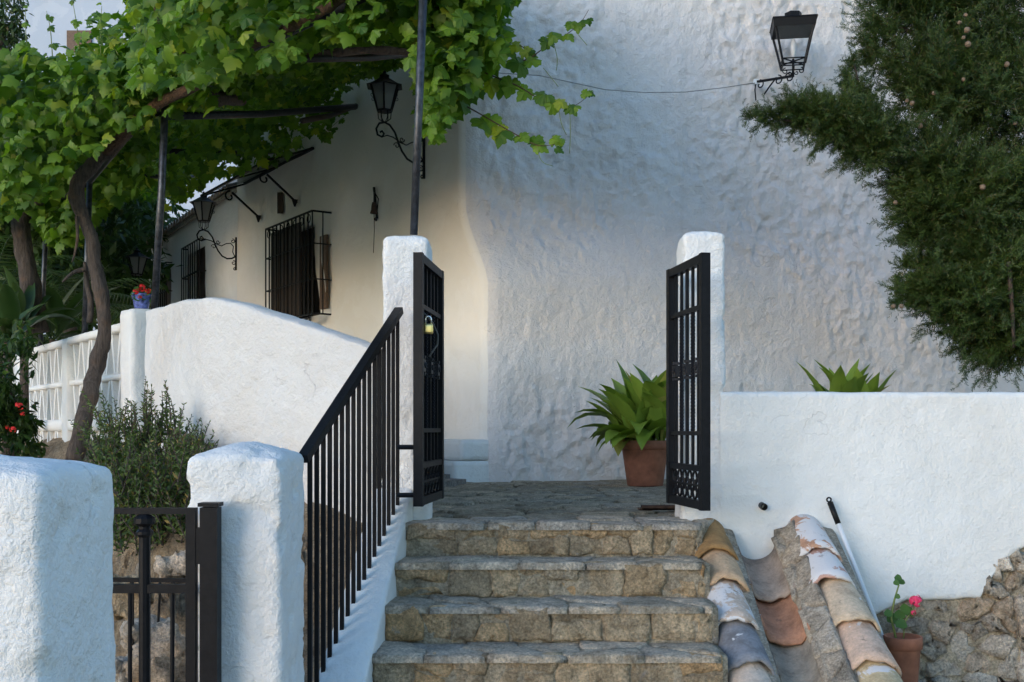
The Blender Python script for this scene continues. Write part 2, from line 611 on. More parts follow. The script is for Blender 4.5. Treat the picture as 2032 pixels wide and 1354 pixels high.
M['terrace'] = plain('pale_terrace_paving', (0.58, 0.54, 0.49), 0.9, 0, 0.15, 6, 0.2)
M['soil'] = plain('soil', (0.045, 0.032, 0.022), 0.95, 0, 0.4, 60, 0.5)
M['tile'] = tile_mat()
M['iron'] = plain('black_iron', (0.008, 0.008, 0.010), 0.45, 0.0, 0.3, 30, 0.15, 0.16)
M['iron_worn'] = plain('worn_iron', (0.022, 0.022, 0.026), 0.45, 0.0, 0.5, 25, 0.2, 0.2)
M['pipe'] = plain('weathered_pipe', (0.055, 0.058, 0.068), 0.38, 0.5, 0.7, 22, 0.2)
M['rust'] = plain('rusty_iron', (0.055, 0.03, 0.02), 0.8, 0.2, 0.5, 25, 0.3)
M['wood'] = plain('dark_wood', (0.035, 0.02, 0.012), 0.6, 0, 0.5, 30, 0.2)
M['wood_brown'] = plain('brown_wood', (0.13, 0.075, 0.045), 0.6, 0, 0.35, 18, 0.2)
M['terracotta'] = plain('terracotta', (0.30, 0.115, 0.065), 0.85, 0, 0.35, 9, 0.25)
M['brass'] = plain('brass', (0.80, 0.60, 0.24), 0.3, 0.85, 0.08)
M['steel'] = plain('steel', (0.70, 0.71, 0.73), 0.25, 0.9, 0.05)
M['white_plastic'] = plain('white_plastic', (0.75, 0.77, 0.80), 0.35, 0, 0.04)
M['black_plastic'] = plain('black_plastic', (0.010, 0.010, 0.011), 0.4, 0, 0.1, 20, 0, 0.2)
M['cable'] = plain('cable', (0.09, 0.085, 0.08), 0.6, 0, 0.2)
M['cable_white'] = plain('pale_cable', (0.62, 0.60, 0.56), 0.6, 0, 0.1)
M['blue_pot'] = plain('blue_ceramic', (0.10, 0.13, 0.34), 0.25, 0, 0.9, 28)
M['glass'] = clear_glass('lantern_glass', 0.10)
M['smoke_glass'] = clear_glass('smoked_glass', 0.16, (0.35, 0.36, 0.36))
def frosted(name, col):
    m, nt, b, out = new_mat(name)
    b.inputs['Base Color'].default_value = (*col, 1)
    b.inputs['Roughness'].default_value = 0.25
    t = N(nt, 'BsdfTransparent'); t.inputs['Color'].default_value = (0.75, 0.76, 0.76, 1)
    mx = N(nt, 'MixShader'); mx.inputs[0].default_value = 0.5
    nt.links.new(t.outputs[0], mx.inputs[1]); nt.links.new(b.outputs[0], mx.inputs[2])
    nt.links.new(mx.outputs[0], out.inputs[0])
    return m
M['frosted'] = frosted('frosted_glass', (0.30, 0.31, 0.31))
M['bulb'] = plain('lamp_bulb', (0.75, 0.72, 0.70), 0.2, 0, 0.02)
M['bark'] = bark('vine_bark', (0.090, 0.072, 0.062))
M['cane'] = bark('cane_bark', (0.12, 0.07, 0.045))
M['shoot'] = plain('green_shoot', (0.16, 0.20, 0.05), 0.6, 0, 0.2)
M['vine'] = foliage('vine_leaf', (0.048, 0.120, 0.010), (0.160, 0.270, 0.026), (0.29, 0.33, 0.03), 0.06, trans=0.40)
M['cypress'] = foliage('cypress_spray', (0.020, 0.047, 0.009), (0.060, 0.098, 0.021), (0.10, 0.075, 0.030), 0.07, trans=0.15)
M['cone'] = plain('cypress_cone', (0.20, 0.14, 0.095), 0.8, 0, 0.4, 60, 0.4)
M['bush'] = foliage('bush_leaf', (0.045, 0.085, 0.020), (0.105, 0.150, 0.040), (0.26, 0.17, 0.05), 0.05, trans=0.2)
M['tree'] = foliage('tree_leaf', (0.022, 0.050, 0.010), (0.055, 0.105, 0.018), None, trans=0.25)
M['plant'] = foliage('strap_leaf', (0.11, 0.19, 0.026), (0.24, 0.33, 0.055), (0.30, 0.27, 0.06), 0.06, trans=0.2, rough=0.4)
M['geranium'] = foliage('geranium_leaf', (0.05, 0.12, 0.03), (0.09, 0.18, 0.04), None, trans=0.25)
M['pink'] = plain('pink_petal', (0.75, 0.04, 0.13), 0.6, 0, 0.15)
M['red'] = plain('red_petal', (0.62, 0.015, 0.012), 0.6, 0, 0.15)
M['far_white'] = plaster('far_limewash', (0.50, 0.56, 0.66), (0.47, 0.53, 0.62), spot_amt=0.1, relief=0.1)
M['slate'] = rocky('ramp_slab', [(0.20, 0.19, 0.185), (0.24, 0.23, 0.22)], rel=0.6)

# ================================================================== setting
def ground_grid(name, xs, ys, zf, mat, kind='structure', disp=None):
    X, Y = np.meshgrid(np.array(xs, float), np.array(ys, float), indexing='ij')
    P = np.stack([X, Y, np.zeros_like(X)], 2)
    P[..., 2] = zf(X.ravel(), Y.ravel()).reshape(X.shape)
    o = grid_obj(name, P, mat, None, disp)
    tag(o, kind=kind)
    return o

o = MB().add([(-600,-600,-0.004), (600,-600,-0.004), (600,600,-0.004), (-600,600,-0.004)], [(0,1,2,3)]).build('ground', M['earth'])
tag(o, kind='structure')

LAND = 1.10                     # height of the landing
NOSE_Y = 5.87
RISE, TREAD = 0.172, 0.295
POST_Y = 6.12

C0 = V(-0.25, 10.6, 0)
U = V(-0.555, 0.832, 0).normalized()
NF = V(-0.832, -0.555, 0).normalized()
G = V(0.96, 0.28, 0).normalized()
NG = V(0.28, -0.96, 0).normalized()

def hit(px, py, P0, n):
    o = V(0, 0, EYE)
    d = V((px - CX) / F, 1.0, (HY - py) / F)
    k = (P0 - o).dot(n) / d.dot(n)
    return o + d * k

def fac(px, py, off=0.0):
    return hit(px, py, C0 + NF * off, NF)

def fpt(t, z, off=0.0):
    p = C0 + U * t + NF * off
    return V(p.x, p.y, z)

# rocky bank on the left, falling from the terrace wall to the lower garden
def wall_line_y(x):
    # parapet line in plan: (-.68, 6.3) -> (-2.13, 8) -> (-5.6, 13) -> ...
    return np.interp(-x, [-3, 0.62, 0.68, 1.92, 2.95, 5.6, 9.0], [6.35, 6.35, 6.35, 7.2, 9.05, 13.0, 18.0])

def bank_z(x, y):
    P = np.stack([x * 1.7, y * 1.7, np.zeros_like(x)], 1)
    dist = wall_line_y(x) - y
    top = 1.17 + 0.34 * smooth01(-x, 0.8, 2.2)
    z = top * (1 - smooth01(dist + 0.35*fbm(P*0.7 + 5, 3), -0.05, 2.0))
    z = np.maximum(z, 0.05 * smooth01(-x, 1.3, 1.8))
    amp = 0.16 * smooth01(dist, 0.0, 0.5) * smooth01(-x, 0.85, 1.2) + 0.01
    rock = np.abs(fbm(P * 1.5, 6, 0.62)) * 1.6 - 0.3 + 0.6*smooth01(fbm(P * 2.6 + 11, 4, 0.6), 0.0, 0.08)
    return z + amp * rock * smooth01(z, 0.02, 0.3)

ground_grid('rocky_bank', np.concatenate([np.linspace(-14, -3.4, 60)[:-1], np.linspace(-3.4, -0.80, 110)]), np.concatenate([np.linspace(2.2, 4.7, 30)[:-1], np.linspace(4.7, 8.4, 150)[:-1], np.linspace(8.4, 20, 60)]), bank_z, M['earth'])
# raised ground beside the tiled coping on the right
o = lumpy('side_terrace', box8(1.80, 9.0, 3.6, 6.5, -0.3, 0.20), 0.25, 0.05, M['earth'], None, lambda p: 0.02 * fbm(p * 3, 3))
tag(o, kind='structure')

# ---------------------------------------------------------------- paving stones
def clip_half(poly, p, n):
    out = []
    m = len(poly)
    for k in range(m):
        a, b = poly[k], poly[(k+1) % m]
        da = (a[0]-p[0])*n[0] + (a[1]-p[1])*n[1]
        db = (b[0]-p[0])*n[0] + (b[1]-p[1])*n[1]
        if da <= 0: out.append(a)
        if (da < 0 < db) or (db < 0 < da):
            t = da / (da - db)
            out.append((a[0] + t*(b[0]-a[0]), a[1] + t*(b[1]-a[1])))
    return out

def voronoi(domain, pts):
    cells = []
    for i, p in enumerate(pts):
        near = sorted((q for j, q in enumerate(pts) if j != i), key=lambda q: (q[0]-p[0])**2 + (q[1]-p[1])**2)[:18]
        poly = list(domain)
        for q in near:
            poly = clip_half(poly, ((p[0]+q[0])/2, (p[1]+q[1])/2), (q[0]-p[0], q[1]-p[1]))
            if len(poly) < 3: break
        if len(poly) >= 3:
            cells.append(poly)
    return cells

def jgrid(x0, x1, y0, y1, sx, sy, jit, rnd):
    pts = []
    ny = max(1, round((y1-y0)/sy))
    for j in range(ny):
        w = sx * rnd.uniform(0.8, 1.25)
        nx = max(1, round((x1-x0)/w))
        for i in range(nx):
            off = 0.25 if j % 2 else -0.25
            pts.append((x0 + (i + 0.5 + off + rnd.uniform(-jit, jit)) * (x1-x0)/nx,
                        y0 + (j + 0.5 + rnd.uniform(-jit, jit)*0.7) * (y1-y0)/ny))
    return pts

def stone_piece(name, poly, O, u, v, n, h, ch, depth, gap, mat, parent, rnd, wob=0.012, tilt=0.03, seg=0.07):
    cx = sum(p[0] for p in poly)/len(poly); cy = sum(p[1] for p in poly)/len(poly)
    ring = []
    m = len(poly)
    for k in range(m):
        a, b = poly[k], poly[(k+1) % m]
        L = math.hypot(b[0]-a[0], b[1]-a[1])
        if L < 0.012: continue
        ns = max(1, min(5, int(L/seg)))
        for q in range(ns):
            t = q/ns
            ring.append((a[0]+t*(b[0]-a[0]), a[1]+t*(b[1]-a[1])))
    if len(ring) < 3: return None
    def shrink(rg, g, w):
        out = []
        for x, y in rg:
            dx, dy = x-cx, y-cy
            L = math.hypot(dx, dy) or 1e-6
            g2 = min(g, L*0.45)
            out.append((x - dx/L*g2 + rnd.uniform(-w, w), y - dy/L*g2 + rnd.uniform(-w, w)))
        return out
    r0 = shrink(ring, gap, wob)
    r1 = shrink(r0, ch, wob*0.6)
    r2 = shrink(r1, ch*2.2, wob)
    tx, ty = rnd.uniform(-tilt, tilt), rnd.uniform(-tilt, tilt)
    def P(x, y, z):
        return O + u*x + v*y + n*z
    def zt(x, y):
        return h + tx*(x-cx) + ty*(y-cy)
    k = len(r0)
    base = P(cx, cy, 0)
    verts = [P(x, y, -depth) - base for x, y in r0]
    verts += [P(x, y, zt(x, y) - ch*1.1 + rnd.uniform(-1, 1)*ch*0.3) - base for x, y in r0]
    verts += [P(x, y, zt(x, y) - ch*0.15 + rnd.uniform(-1, 1)*ch*0.25) - base for x, y in r1]
    verts += [P(x, y, zt(x, y) + rnd.uniform(-1, 1)*ch*0.35) - base for x, y in r2]
    verts.append(P(cx, cy, zt(cx, cy) + rnd.uniform(-0.2, 0.5)*ch) - base)
    faces = []
    for s in range(3):
        for j in range(k):
            j2 = (j+1) % k
            faces.append((s*k+j, s*k+j2, (s+1)*k+j2, (s+1)*k+j))
    for j in range(k):
        faces.append((3*k+j, 3*k+(j+1) % k, 4*k))
    me = mesh_from(name, verts, faces, mat, True)
    return link_mesh(name, me, parent, base - wloc(parent))

rs = random.Random(5)
stairs = thing('stone_stairs', (0.18, 5.0, 0.0), None, None)
tag(stairs, kind='structure')
def stair_x(k):
    return (-0.565 - 0.021*k, 0.985 - 0.012*k)
# mortar core of each step, its stones standing proud of it
NST = 6
for k in range(0, NST + 1):
    z = LAND - RISE*k
    if z < 0.02: break
    xl, xr = stair_x(k)
    yn = NOSE_Y - TREAD*k
    yb = yn + TREAD + 0.06 if k else yn + 0.5
    lumpy('step_core', box8(xl-0.03, xr+0.03, yn+0.016, yb, max(z-RISE-0.06, -0.05), z-0.007), 0.05, 0.012, M['mortar'], stairs,
          lambda p: 0.007*fbm(p*9, 3))
    # tread slabs
    dom = [(xl, yn-0.012), (xr, yn-0.012), (xr, yn+TREAD+0.01), (xl, yn+TREAD+0.01)]
    if k:
        pts = jgrid(xl, xr, yn, yn+TREAD, 0.36, 0.19, 0.36, rs)
        for c in voronoi(dom, pts):
            if abs(sum(c[i][0]*c[i-1][1]-c[i-1][0]*c[i][1] for i in range(len(c))))/2 < 0.0012: continue
            stone_piece('tread_stone', c, V(0,0,z-0.004), V(1,0,0), V(0,1,0), V(0,0,1), rs.uniform(0.000, 0.010), 0.008, 0.030, 0.003, M['flag'], stairs, rs, 0.010, 0.03, 0.05)
    # riser stones
    zb = z - RISE
    dom = [(xl, zb+0.004), (xr, zb+0.004), (xr, z-0.006), (xl, z-0.006)]
    pts = []
    x = xl
    while x < xr:
        w = rs.choice([0.07, 0.11, 0.15, 0.20, 0.26])
        if rs.random() < 0.45:
            zc = rs.uniform(0.4, 0.6)
            pts += [(x+w/2+rs.uniform(-0.02, 0.02), zb+RISE*zc*0.45), (x+w/2+rs.uniform(-0.02, 0.02), zb+RISE*(zc+0.3))]
        else:
            pts.append((x+w/2, zb+RISE*rs.uniform(0.42, 0.62)))
        x += w
    for c in voronoi(dom, pts):
        stone_piece('riser_stone', c, V(0, yn+0.014, 0), V(1,0,0), V(0,0,1), V(0,-1,0), rs.uniform(-0.004, 0.022), 0.011, 0.05, 0.002, M['riser'], stairs, rs, 0.010, 0.12, 0.04)

# landing
landing = thing('landing', (0.3, 8.5, LAND-0.3), None, None)
tag(landing, kind='structure')
lpoly = [(-0.60, NOSE_Y+0.06), (1.02, NOSE_Y+0.06), (1.30, 6.45), (3.2, 6.45), (3.2, 11.6), (0.8, 10.97), (-0.25, 10.66), (-1.15, 10.2), (-1.6, 8.6), (-0.75, 6.45)]
mb = MB()
n = len(lpoly)
mb.add([(x, y, LAND-0.030) for x, y in lpoly] + [(x, y+0.03, 0.2) for x, y in lpoly],
       [tuple(range(n))] + [(i, n+i, n+(i+1) % n, (i+1) % n) for i in range(n)])
mb.build('paving_bed', M['mortar'], landing)
vis = [(-0.60, NOSE_Y-0.012), (0.985, NOSE_Y-0.012), (1.20, 6.4), (1.9, 8.2), (2.1, 11.25), (0.8, 10.95), (-0.25, 10.62), (-0.95, 10.1), (-0.95, 8.0), (-0.66, 6.4)]
def inside(p, poly):
    c = False
    for i in range(len(poly)):
        a, b = poly[i], poly[i-1]
        if (a[1] > p[1]) != (b[1] > p[1]) and p[0] < (b[0]-a[0])*(p[1]-a[1])/(b[1]-a[1])+a[0]:
            c = not c
    return c
pts = [p for p in jgrid(-1.0, 2.2, NOSE_Y, NOSE_Y+0.42, 0.30, 0.21, 0.25, rs) + jgrid(-1.1, 2.2, NOSE_Y+0.44, 11.3, 0.36, 0.30, 0.33, rs) if inside(p, vis)]
hull = [(-0.60, NOSE_Y-0.012), (0.985, NOSE_Y-0.012), (2.2, 8.0), (2.2, 11.3), (-0.25, 10.66), (-1.0, 10.2), (-1.0, 7.5)]
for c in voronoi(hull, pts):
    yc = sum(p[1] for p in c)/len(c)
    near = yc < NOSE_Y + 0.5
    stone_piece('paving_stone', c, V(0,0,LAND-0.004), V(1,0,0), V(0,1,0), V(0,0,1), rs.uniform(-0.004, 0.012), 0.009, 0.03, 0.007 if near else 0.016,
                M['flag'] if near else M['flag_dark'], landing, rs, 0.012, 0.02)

# ================================================================== house
house = thing('white_house', (-1.0, 12.0, LAND), 'large old house with thick rough white walls behind the open gates', 'house')
A_END = 7.3
def kz(z):
    return 0.50 * smooth01(z, 2.95, 3.85)
TOPZ = 8.0

def stucco(p):
    q = p * np.array([1, 1, 0.70])
    a = fbm(q * 0.9, 3) * 0.022
    f1 = fbm(q * 3.6 + 3.1, 5, 0.62)
    f2 = fbm(q * 8.5 + 9.7, 4, 0.6)
    flake = smooth01(f1, -0.02, 0.05) * 0.015 + smooth01(f2, 0.02, 0.09) * 0.011
    ridge = np.clip(1 - np.abs(fbm(q * 6.1 + 21, 4, 0.6)) * 4.0, 0, 1) * 0.010
    lump = np.maximum(f2, -0.1) * 0.008 + fbm(q * 20, 3, 0.6) * 0.007
    rough = 0.42 + 0.95 * smooth01(fbm(q * 0.75 + 40, 2), -0.25, 0.2)
    return a + (flake + ridge + lump) * rough * 0.85 + fbm(q * 26, 3, 0.65) * 0.005

# rough grey-white wall facing the gates
ns, nz = 330, 300
CR = 0.14                      # radius of the worn corner
ss = np.concatenate([np.linspace(0.293*CR, 0.25, 14)[:-1], np.linspace(0.25, 7.6, ns)])
zz = np.linspace(LAND - 0.15, TOPZ, nz)
zz = np.where(zz < 6.4, zz, zz)
PT = np.zeros((len(ss), nz, 3))
kk = kz(zz)
wob = 0.05 * fbm(np.stack([zz*0, zz*0+3, zz*2.6], 1), 3)
Cn, Un, Gn = np.array(C0), np.array(U), np.array(G)
for i, s in enumerate(ss):
    rec = (kk + wob*0.6) * (1 - float(smooth01(np.array([s - ss[0]]), -2.0, 5.2)[0])/float(1))
    fil = CR - math.sqrt(max(CR*CR - max(CR - s, 0)**2, 0))
    PT[i] = Cn + Gn*s + (rec + fil)[:, None]*Un
    PT[i, :, 2] = zz
def dgrey(p):
    sf = np.repeat(ss, nz)
    return stucco(p) * smooth01(sf, ss[0], ss[0] + 0.22)
grid_obj('rough_wall', PT, M['grey'], house, dgrey, flip=False)

# cream facade running back to the left, with its window opening
WIN = (3.80, 4.95, 3.02, 4.20)      # t0, t1, z0, z1
tt = np.concatenate([np.linspace(0.293*CR, 0.25, 14)[:-1], np.linspace(0.25, A_END, 190)])
zA = zz[::2] if len(zz[::2])*2 == len(zz) + 1 else zz
kkA = kz(zA)
wobA = 0.05 * fbm(np.stack([zA*0, zA*0+3, zA*2.6], 1), 3)
k0_ = 1 - float(smooth01(np.array([0.0]), -2.0, 5.2)[0])
PT = np.zeros((len(tt), len(zA), 3))
for i, t in enumerate(tt):
    t2 = (kkA + wobA*0.6) * (1 - (t - tt[0])/A_END) * k0_ + t
    fil = CR - math.sqrt(max(CR*CR - max(CR - t, 0)**2, 0))
    PT[i] = Cn + t2[:, None]*Un + fil*Gn
    # the far end turns away in a soft rounded corner
    PT[i] -= np.array(NF) * (0.18 * float(smooth01(np.array([t]), 6.7, 7.3)[0]))
    PT[i, :, 2] = zA
def keepA(i, j):
    return not (WIN[0] < tt[i] and tt[i+1] < WIN[1] and WIN[2] < zA[j] and zA[j+1] < WIN[3])
NFn = np.array(NF)
grid_obj('facade', PT, M['cream'], house, lambda p: (0.030*fbm(p*1.1, 3) + 0.008*fbm(p*6, 4)) * smooth01(np.repeat(tt, len(zA)), tt[0], tt[0] + 0.22), flip=True, keep=keepA)
# further wing of the house
B0 = fpt(A_END, 0, -0.18)
UB = V(-0.50, 0.866, 0).normalized()
NB = V(-0.866, -0.50, 0).normalized()
def fB(px, py, off=0.0):
    return hit(px, py, B0 + NB*off, NB)
BT = 5.2
bw = []
for (pl, pr, pt_, pb) in ((374, 408, 482, 612), (313, 341, 526, 622)):
    a = fB(pl, 560); b = fB(pr, 560)
    zt_ = fB((pl+pr)/2, (pt_ + 8)).z
    bw.append(((b - B0).to_2d().length, (a - B0).to_2d().length, zt_ - 1.35, zt_))
tb = np.linspace(0, 6.5, 90)
zb_ = np.linspace(LAND, BT, 60)
PT = np.zeros((len(tb), len(zb_), 3))
for i, t in enumerate(tb):
    PT[i] = np.array(B0) + t*np.array(UB)
    PT[i, :, 2] = zb_
def keepB(i, j):
    for a, b, c, d in bw:
        if a < tb[i] and tb[i+1] < b and c < zb_[j] and zb_[j+1] < d: return False
    return True
grid_obj('wing_wall', PT, M['white'], house, lambda p: 0.025*fbm(p*1.3, 3), flip=True, keep=keepB)
# closing shell so that no light leaks through the house
mb = MB()
p0 = C0 - NF*0.5 + U*0.6; p1 = C0 + U*A_END - NF*0.6; p2 = p1 - NF*6; p3 = C0 + G*7.6 - NG*0.5
for q in (0,):
    pts_ = [V(C0.x+0.25, C0.y+0.55, 0), V(p1.x, p1.y, 0), V(p2.x+2, p2.y, 0), V(p3.x, p3.y, 0)]
    mb.add([(p.x, p.y, 0.9) for p in pts_] + [(p.x, p.y, TOPZ-0.02) for p in pts_],
           [(0,1,5,4), (1,2,6,5), (2,3,7,6), (3,0,4,7), (4,5,6,7)])
mb.build('inner_shell', M['mortar'], house)
mb = MB()
b1 = B0 + UB*6.5
pts_ = [B0 - NB*0.45, b1 - NB*0.45, b1 - NB*4, B0 - NB*4]
mb.add([(p.x, p.y, 0.9) for p in pts_] + [(p.x, p.y, BT-0.05) for p in pts_], [(0,1,5,4), (1,2,6,5), (2,3,7,6), (3,0,4,7), (4,5,6,7)])
mb.build('wing_shell', M['mortar'], house)
# clay tiles along the roof edge of the wing
for k in range(30):
    t = 0.1 + k*0.21
    p = B0 + UB*t
    mb = MB()
    seg = 7
    vv, ff = [], []
    for e, (o_, r_) in enumerate(((0.14, 0.095), (-0.55, 0.08))):
        for j in range(seg+1):
            a = math.pi*j/seg
            q = p + NB*o_ + UB*(math.cos(a)*r_)
            vv.append((q.x, q.y, BT + 0.02 + math.sin(a)*r_ + (0.0 if e == 0 else 0.22)))
    ff = [(j, j+1, seg+2+j, seg+1+j) for j in range(seg)] + [tuple(range(seg+1)), tuple(reversed(range(seg+1, 2*seg+2)))]
    o = mb.add(vv, ff).build('roof_tile', M['tile'], house, True)
    o.color = (0.42, 0.30, 0.22, 0.3)
mb = MB()
q0, q1 = B0 + NB*0.10, b1 + NB*0.10
q2, q3 = b1 - NB*4, B0 - NB*4
mb.add([(q0.x,q0.y,BT-0.04), (q1.x,q1.y,BT-0.04), (q2.x,q2.y,BT+1.2), (q3.x,q3.y,BT+1.2), (q0.x,q0.y,BT+0.02), (q1.x,q1.y,BT+0.02), (q2.x,q2.y,BT+1.26), (q3.x,q3.y,BT+1.26)],
       [(0,3,2,1), (4,5,6,7), (0,1,5,4), (1,2,6,5), (2,3,7,6), (3,0,4,7)])
mb.build('wing_roof', M['mortar_pale'], house)

def window_recess(name, P0, u, n, w, depth, mat_in, reveal):
    """reveal and dark closed shutters inside an opening"""
    t0, t1, z0, z1 = w
    def q(t, z, o):
        p = P0 + u*t + n*o
        return V(p.x, p.y, z)
    mb = MB()
    a = [q(t0-.04,z0-.04,.0), q(t1+.04,z0-.04,.0), q(t1+.04,z1+.04,.0), q(t0-.04,z1+.04,.0)]
    b = [q(t0-.04,z0-.04,-depth), q(t1+.04,z0-.04,-depth), q(t1+.04,z1+.04,-depth), q(t0-.04,z1+.04,-depth)]
    mb.add(a+b, [(0,1,5,4), (1,2,6,5), (2,3,7,6), (3,0,4,7)])
    win = mb.build(name, reveal, house)
    npl = max(2, round((t1-t0)/0.16))
    for k in range(npl):
        ta = t0-.04 + (t1-t0+.08)*k/npl + 0.006
        tb_ = t0-.04 + (t1-t0+.08)*(k+1)/npl - 0.006
        m2 = MB().hexa([q(ta,z0-.03,-depth+.03), q(tb_,z0-.03,-depth+.03), q(tb_,z0-.03,-depth), q(ta,z0-.03,-depth),
                        q(ta,z1+.03,-depth+.03), q(tb_,z1+.03,-depth+.03), q(tb_,z1+.03,-depth), q(ta,z1+.03,-depth)])
        m2.build('plank', mat_in, win)
    return win
window_recess('window', C0, U, NF, WIN, 0.22, M['wood'], M['cream'])
for w in bw:
    window_recess('window', B0, UB, NB, w, 0.18, M['wood'], M['white'])

# plastered ledge at the foot of the corner
def flow(x, y, z): return V(x, y, z)
ledge = []
for (zz0, zz1, o_, t1) in ((LAND-0.1, 1.30, 0.34, 1.9), (1.30, 1.50, 0.26, 2.2)):
    a = C0 + U*0.02 + NF*o_; b = C0 + U*t1 + NF*o_; c = C0 + U*t1 - NF*0.1; d = C0 + U*0.02 - NF*0.1
    lumpy('corner_step', [(b.x,b.y,zz0), (a.x,a.y,zz0), (d.x,d.y,zz0), (c.x,c.y,zz0), (b.x,b.y,zz1), (a.x,a.y,zz1), (d.x,d.y,zz1), (c.x,c.y,zz1)],
          0.05, 0.012, M['white'], house, lambda p: 0.008*fbm(p*5, 3))

# slabs of the ramp that climbs to the terrace behind the gate post
ramp_o = thing('terrace_ramp', (-1.3, 10.0, LAND), None, None)
tag(ramp_o, kind='structure')
r0 = V(-0.42, 10.18, LAND); ru = V(-0.94, 0.34, 0).normalized(); rv = V(-0.34, -0.94, 0).normalized()
for k in range(9):
    a0, a1 = k*0.16, k*0.16 + 0.155
    z0_, z1_ = LAND + 0.042*k, LAND + 0.042*(k+1)
    p = [r0 + ru*a0, r0 + ru*a1, r0 + ru*a1 + rv*1.3, r0 + ru*a0 + rv*1.3]
    MB().hexa([(q.x, q.y, LAND-0.1) for q in p] + [(p[0].x,p[0].y,z1_), (p[1].x,p[1].y,z1_+0.006), (p[2].x,p[2].y,z1_+0.006), (p[3].x,p[3].y,z1_)]).build('ramp_slab', M['slate'], ramp_o)

# terrace floor behind the parapet
tp = [(-0.9, 6.75), (-2.0, 7.6), (-3.1, 9.3), (-5.8, 13.3), (-9.0, 18.4), (-6.6, 20.2), (-4.1, 16.5), (-2.2, 13.2), (-1.5, 11.0), (-1.4, 9.0)]
n = len(tp)
o = MB().add([(x, y, 1.62) for x, y in tp] + [(x, y, 0.1) for x, y in tp], [tuple(reversed(range(n)))] + [(i, (i+1) % n, n+(i+1) % n, n+i) for i in range(n)]).build('terrace', M['terrace'])
tag(o, kind='structure')

# ================================================================== garden walls and posts
def fine(p): return 0.011*fbm(p*6, 4) + 0.005*fbm(p*24, 2) - 0.014*smooth01(fbm(p*7 + 7, 3), 0.20, 0.27)
def pillar(name, x0, x1, y0, y1, z0, z1, label, group=None, lean=0.0, dome=0.03, mat='white_b', rnd=0.035, step=0.022):
    P = box8(x0, x1, y0, y1, z0, z1)
    P = P[:4] + [(x + lean + (0.006 if i in (0, 3) else -0.006), y, z) for i, (x, y, z) in enumerate(P[4:])]
    o = lumpy(name, P, step, rnd, M[mat], None, fine, dome)
    tag(o, label, 'post' if 'gate_post' in name else 'pillar', group)
    return o

lx0, lx1 = at(757, 0, POST_Y).x, at(852, 0, POST_Y).x
rx0, rx1 = at(1352, 0, POST_Y).x, at(1440, 0, POST_Y).x
pillar('gate_post', lx0, lx1, POST_Y, POST_Y+0.29, LAND-0.12, at(0, 470, POST_Y).z, 'white plastered gate post with an iron pipe rising from its top', lean=0.0, rnd=0.03)
pillar('gate_post', rx0, rx1, POST_Y, POST_Y+0.27, LAND-0.12, at(0, 463, POST_Y).z, 'white gate post joined to the low white wall beside the cypress', lean=0.006, rnd=0.025)
pillar('entrance_pillar', -1.243, -0.866, 4.20, 4.66, -0.1, at(0, 905, 4.2).z, 'white rough pillar at the foot of the stair railing', dome=0.05, rnd=0.03)
pillar('entrance_pillar', -1.36, -0.915, 2.17, 2.59, -0.1, 1.517, 'nearest white pillar at the left edge with a flat worn top', dome=0.03, rnd=0.032, step=0.02)

# low white wall right of the gate: limewash coat over a rubble wall
low = thing('low_wall', (3.0, 6.3, 0), 'low white wall over rubble stones right of the gate', 'wall')
wx0, wx1 = rx1 - 0.03, 6.4
wtop = at(0, 778, POST_Y).z
lumpy('rubble_core', box8(wx0+0.03, wx1, POST_Y+0.035, POST_Y+0.32, -0.1, wtop-0.02), 0.04, 0.03, M['mortar'], low, lambda p: 0.016*fbm(p*6, 4))
def plaster_edge(x):
    px = CX + x*F/POST_Y
    e = np.interp(px, [1400, 1700, 1800, 1880, 1945, 1990, 2032, 2100, 2500], [0.30, 0.52, 0.655, 0.655, 0.66, 0.86, 0.94, 0.93, 0.7])
    return e + 0.018*fbm(np.stack([x*9, x*0, x*0+2], 1), 4)
xs = np.linspace(wx0, wx1, 260)
edge = plaster_edge(xs)
nv = 64
PT = np.zeros((len(xs), nv + 12, 3))
for i, x in enumerate(xs):
    prof = [(POST_Y + 0.05, edge[i] + 0.012), (POST_Y + 0.02, edge[i]), (POST_Y + 0.004, edge[i] + 0.012)]
    for k in range(1, nv - 2):
        f = k/(nv-2)
        prof.append((POST_Y, edge[i] + 0.012 + (wtop - 0.03 - edge[i] - 0.012)*f))
    for k in range(6):
        a = math.pi/2*k/5
        prof.append((POST_Y + 0.03 - 0.03*math.cos(a), wtop - 0.03 + 0.03*math.sin(a)))
    for k in range(1, 6):
        prof.append((POST_Y + 0.03 + 0.30*k/5, wtop))
    prof.append((POST_Y + 0.335, wtop-0.03)); prof.append((POST_Y + 0.335, 0.4))
    for j, (y, z) in enumerate(prof[:PT.shape[1]]):
        PT[i, j] = (x, y, z)
    for j in range(len(prof), PT.shape[1]):
        PT[i, j] = PT[i, len(prof)-1]
grid_obj('limewash_coat', PT, M['white'], low, lambda p: 0.013*fbm(p*1.6, 3) + 0.0055*fbm(p*9, 4), flip=False)
# stones of the rubble foot
dom = [(1.75, 0.10), (3.6, 0.10), (3.6, 1.02), (1.75, 1.02)]
for c in voronoi(dom, jgrid(1.75, 3.6, 0.10, 1.02, 0.19, 0.12, 0.48, rs)):
    zc = sum(p[1] for p in c)/len(c); xc = sum(p[0] for p in c)/len(c)
    if zc > float(plaster_edge(np.array([xc]))[0]) + 0.05: continue
    stone_piece('rubble_stone', c, V(0, POST_Y+0.03, 0), V(1,0,0), V(0,0,1), V(0,-1,0), rs.uniform(0.0, 0.034), 0.014, 0.06, 0.006, M['rubble'], low, rs, 0.019, 0.22, 0.04)

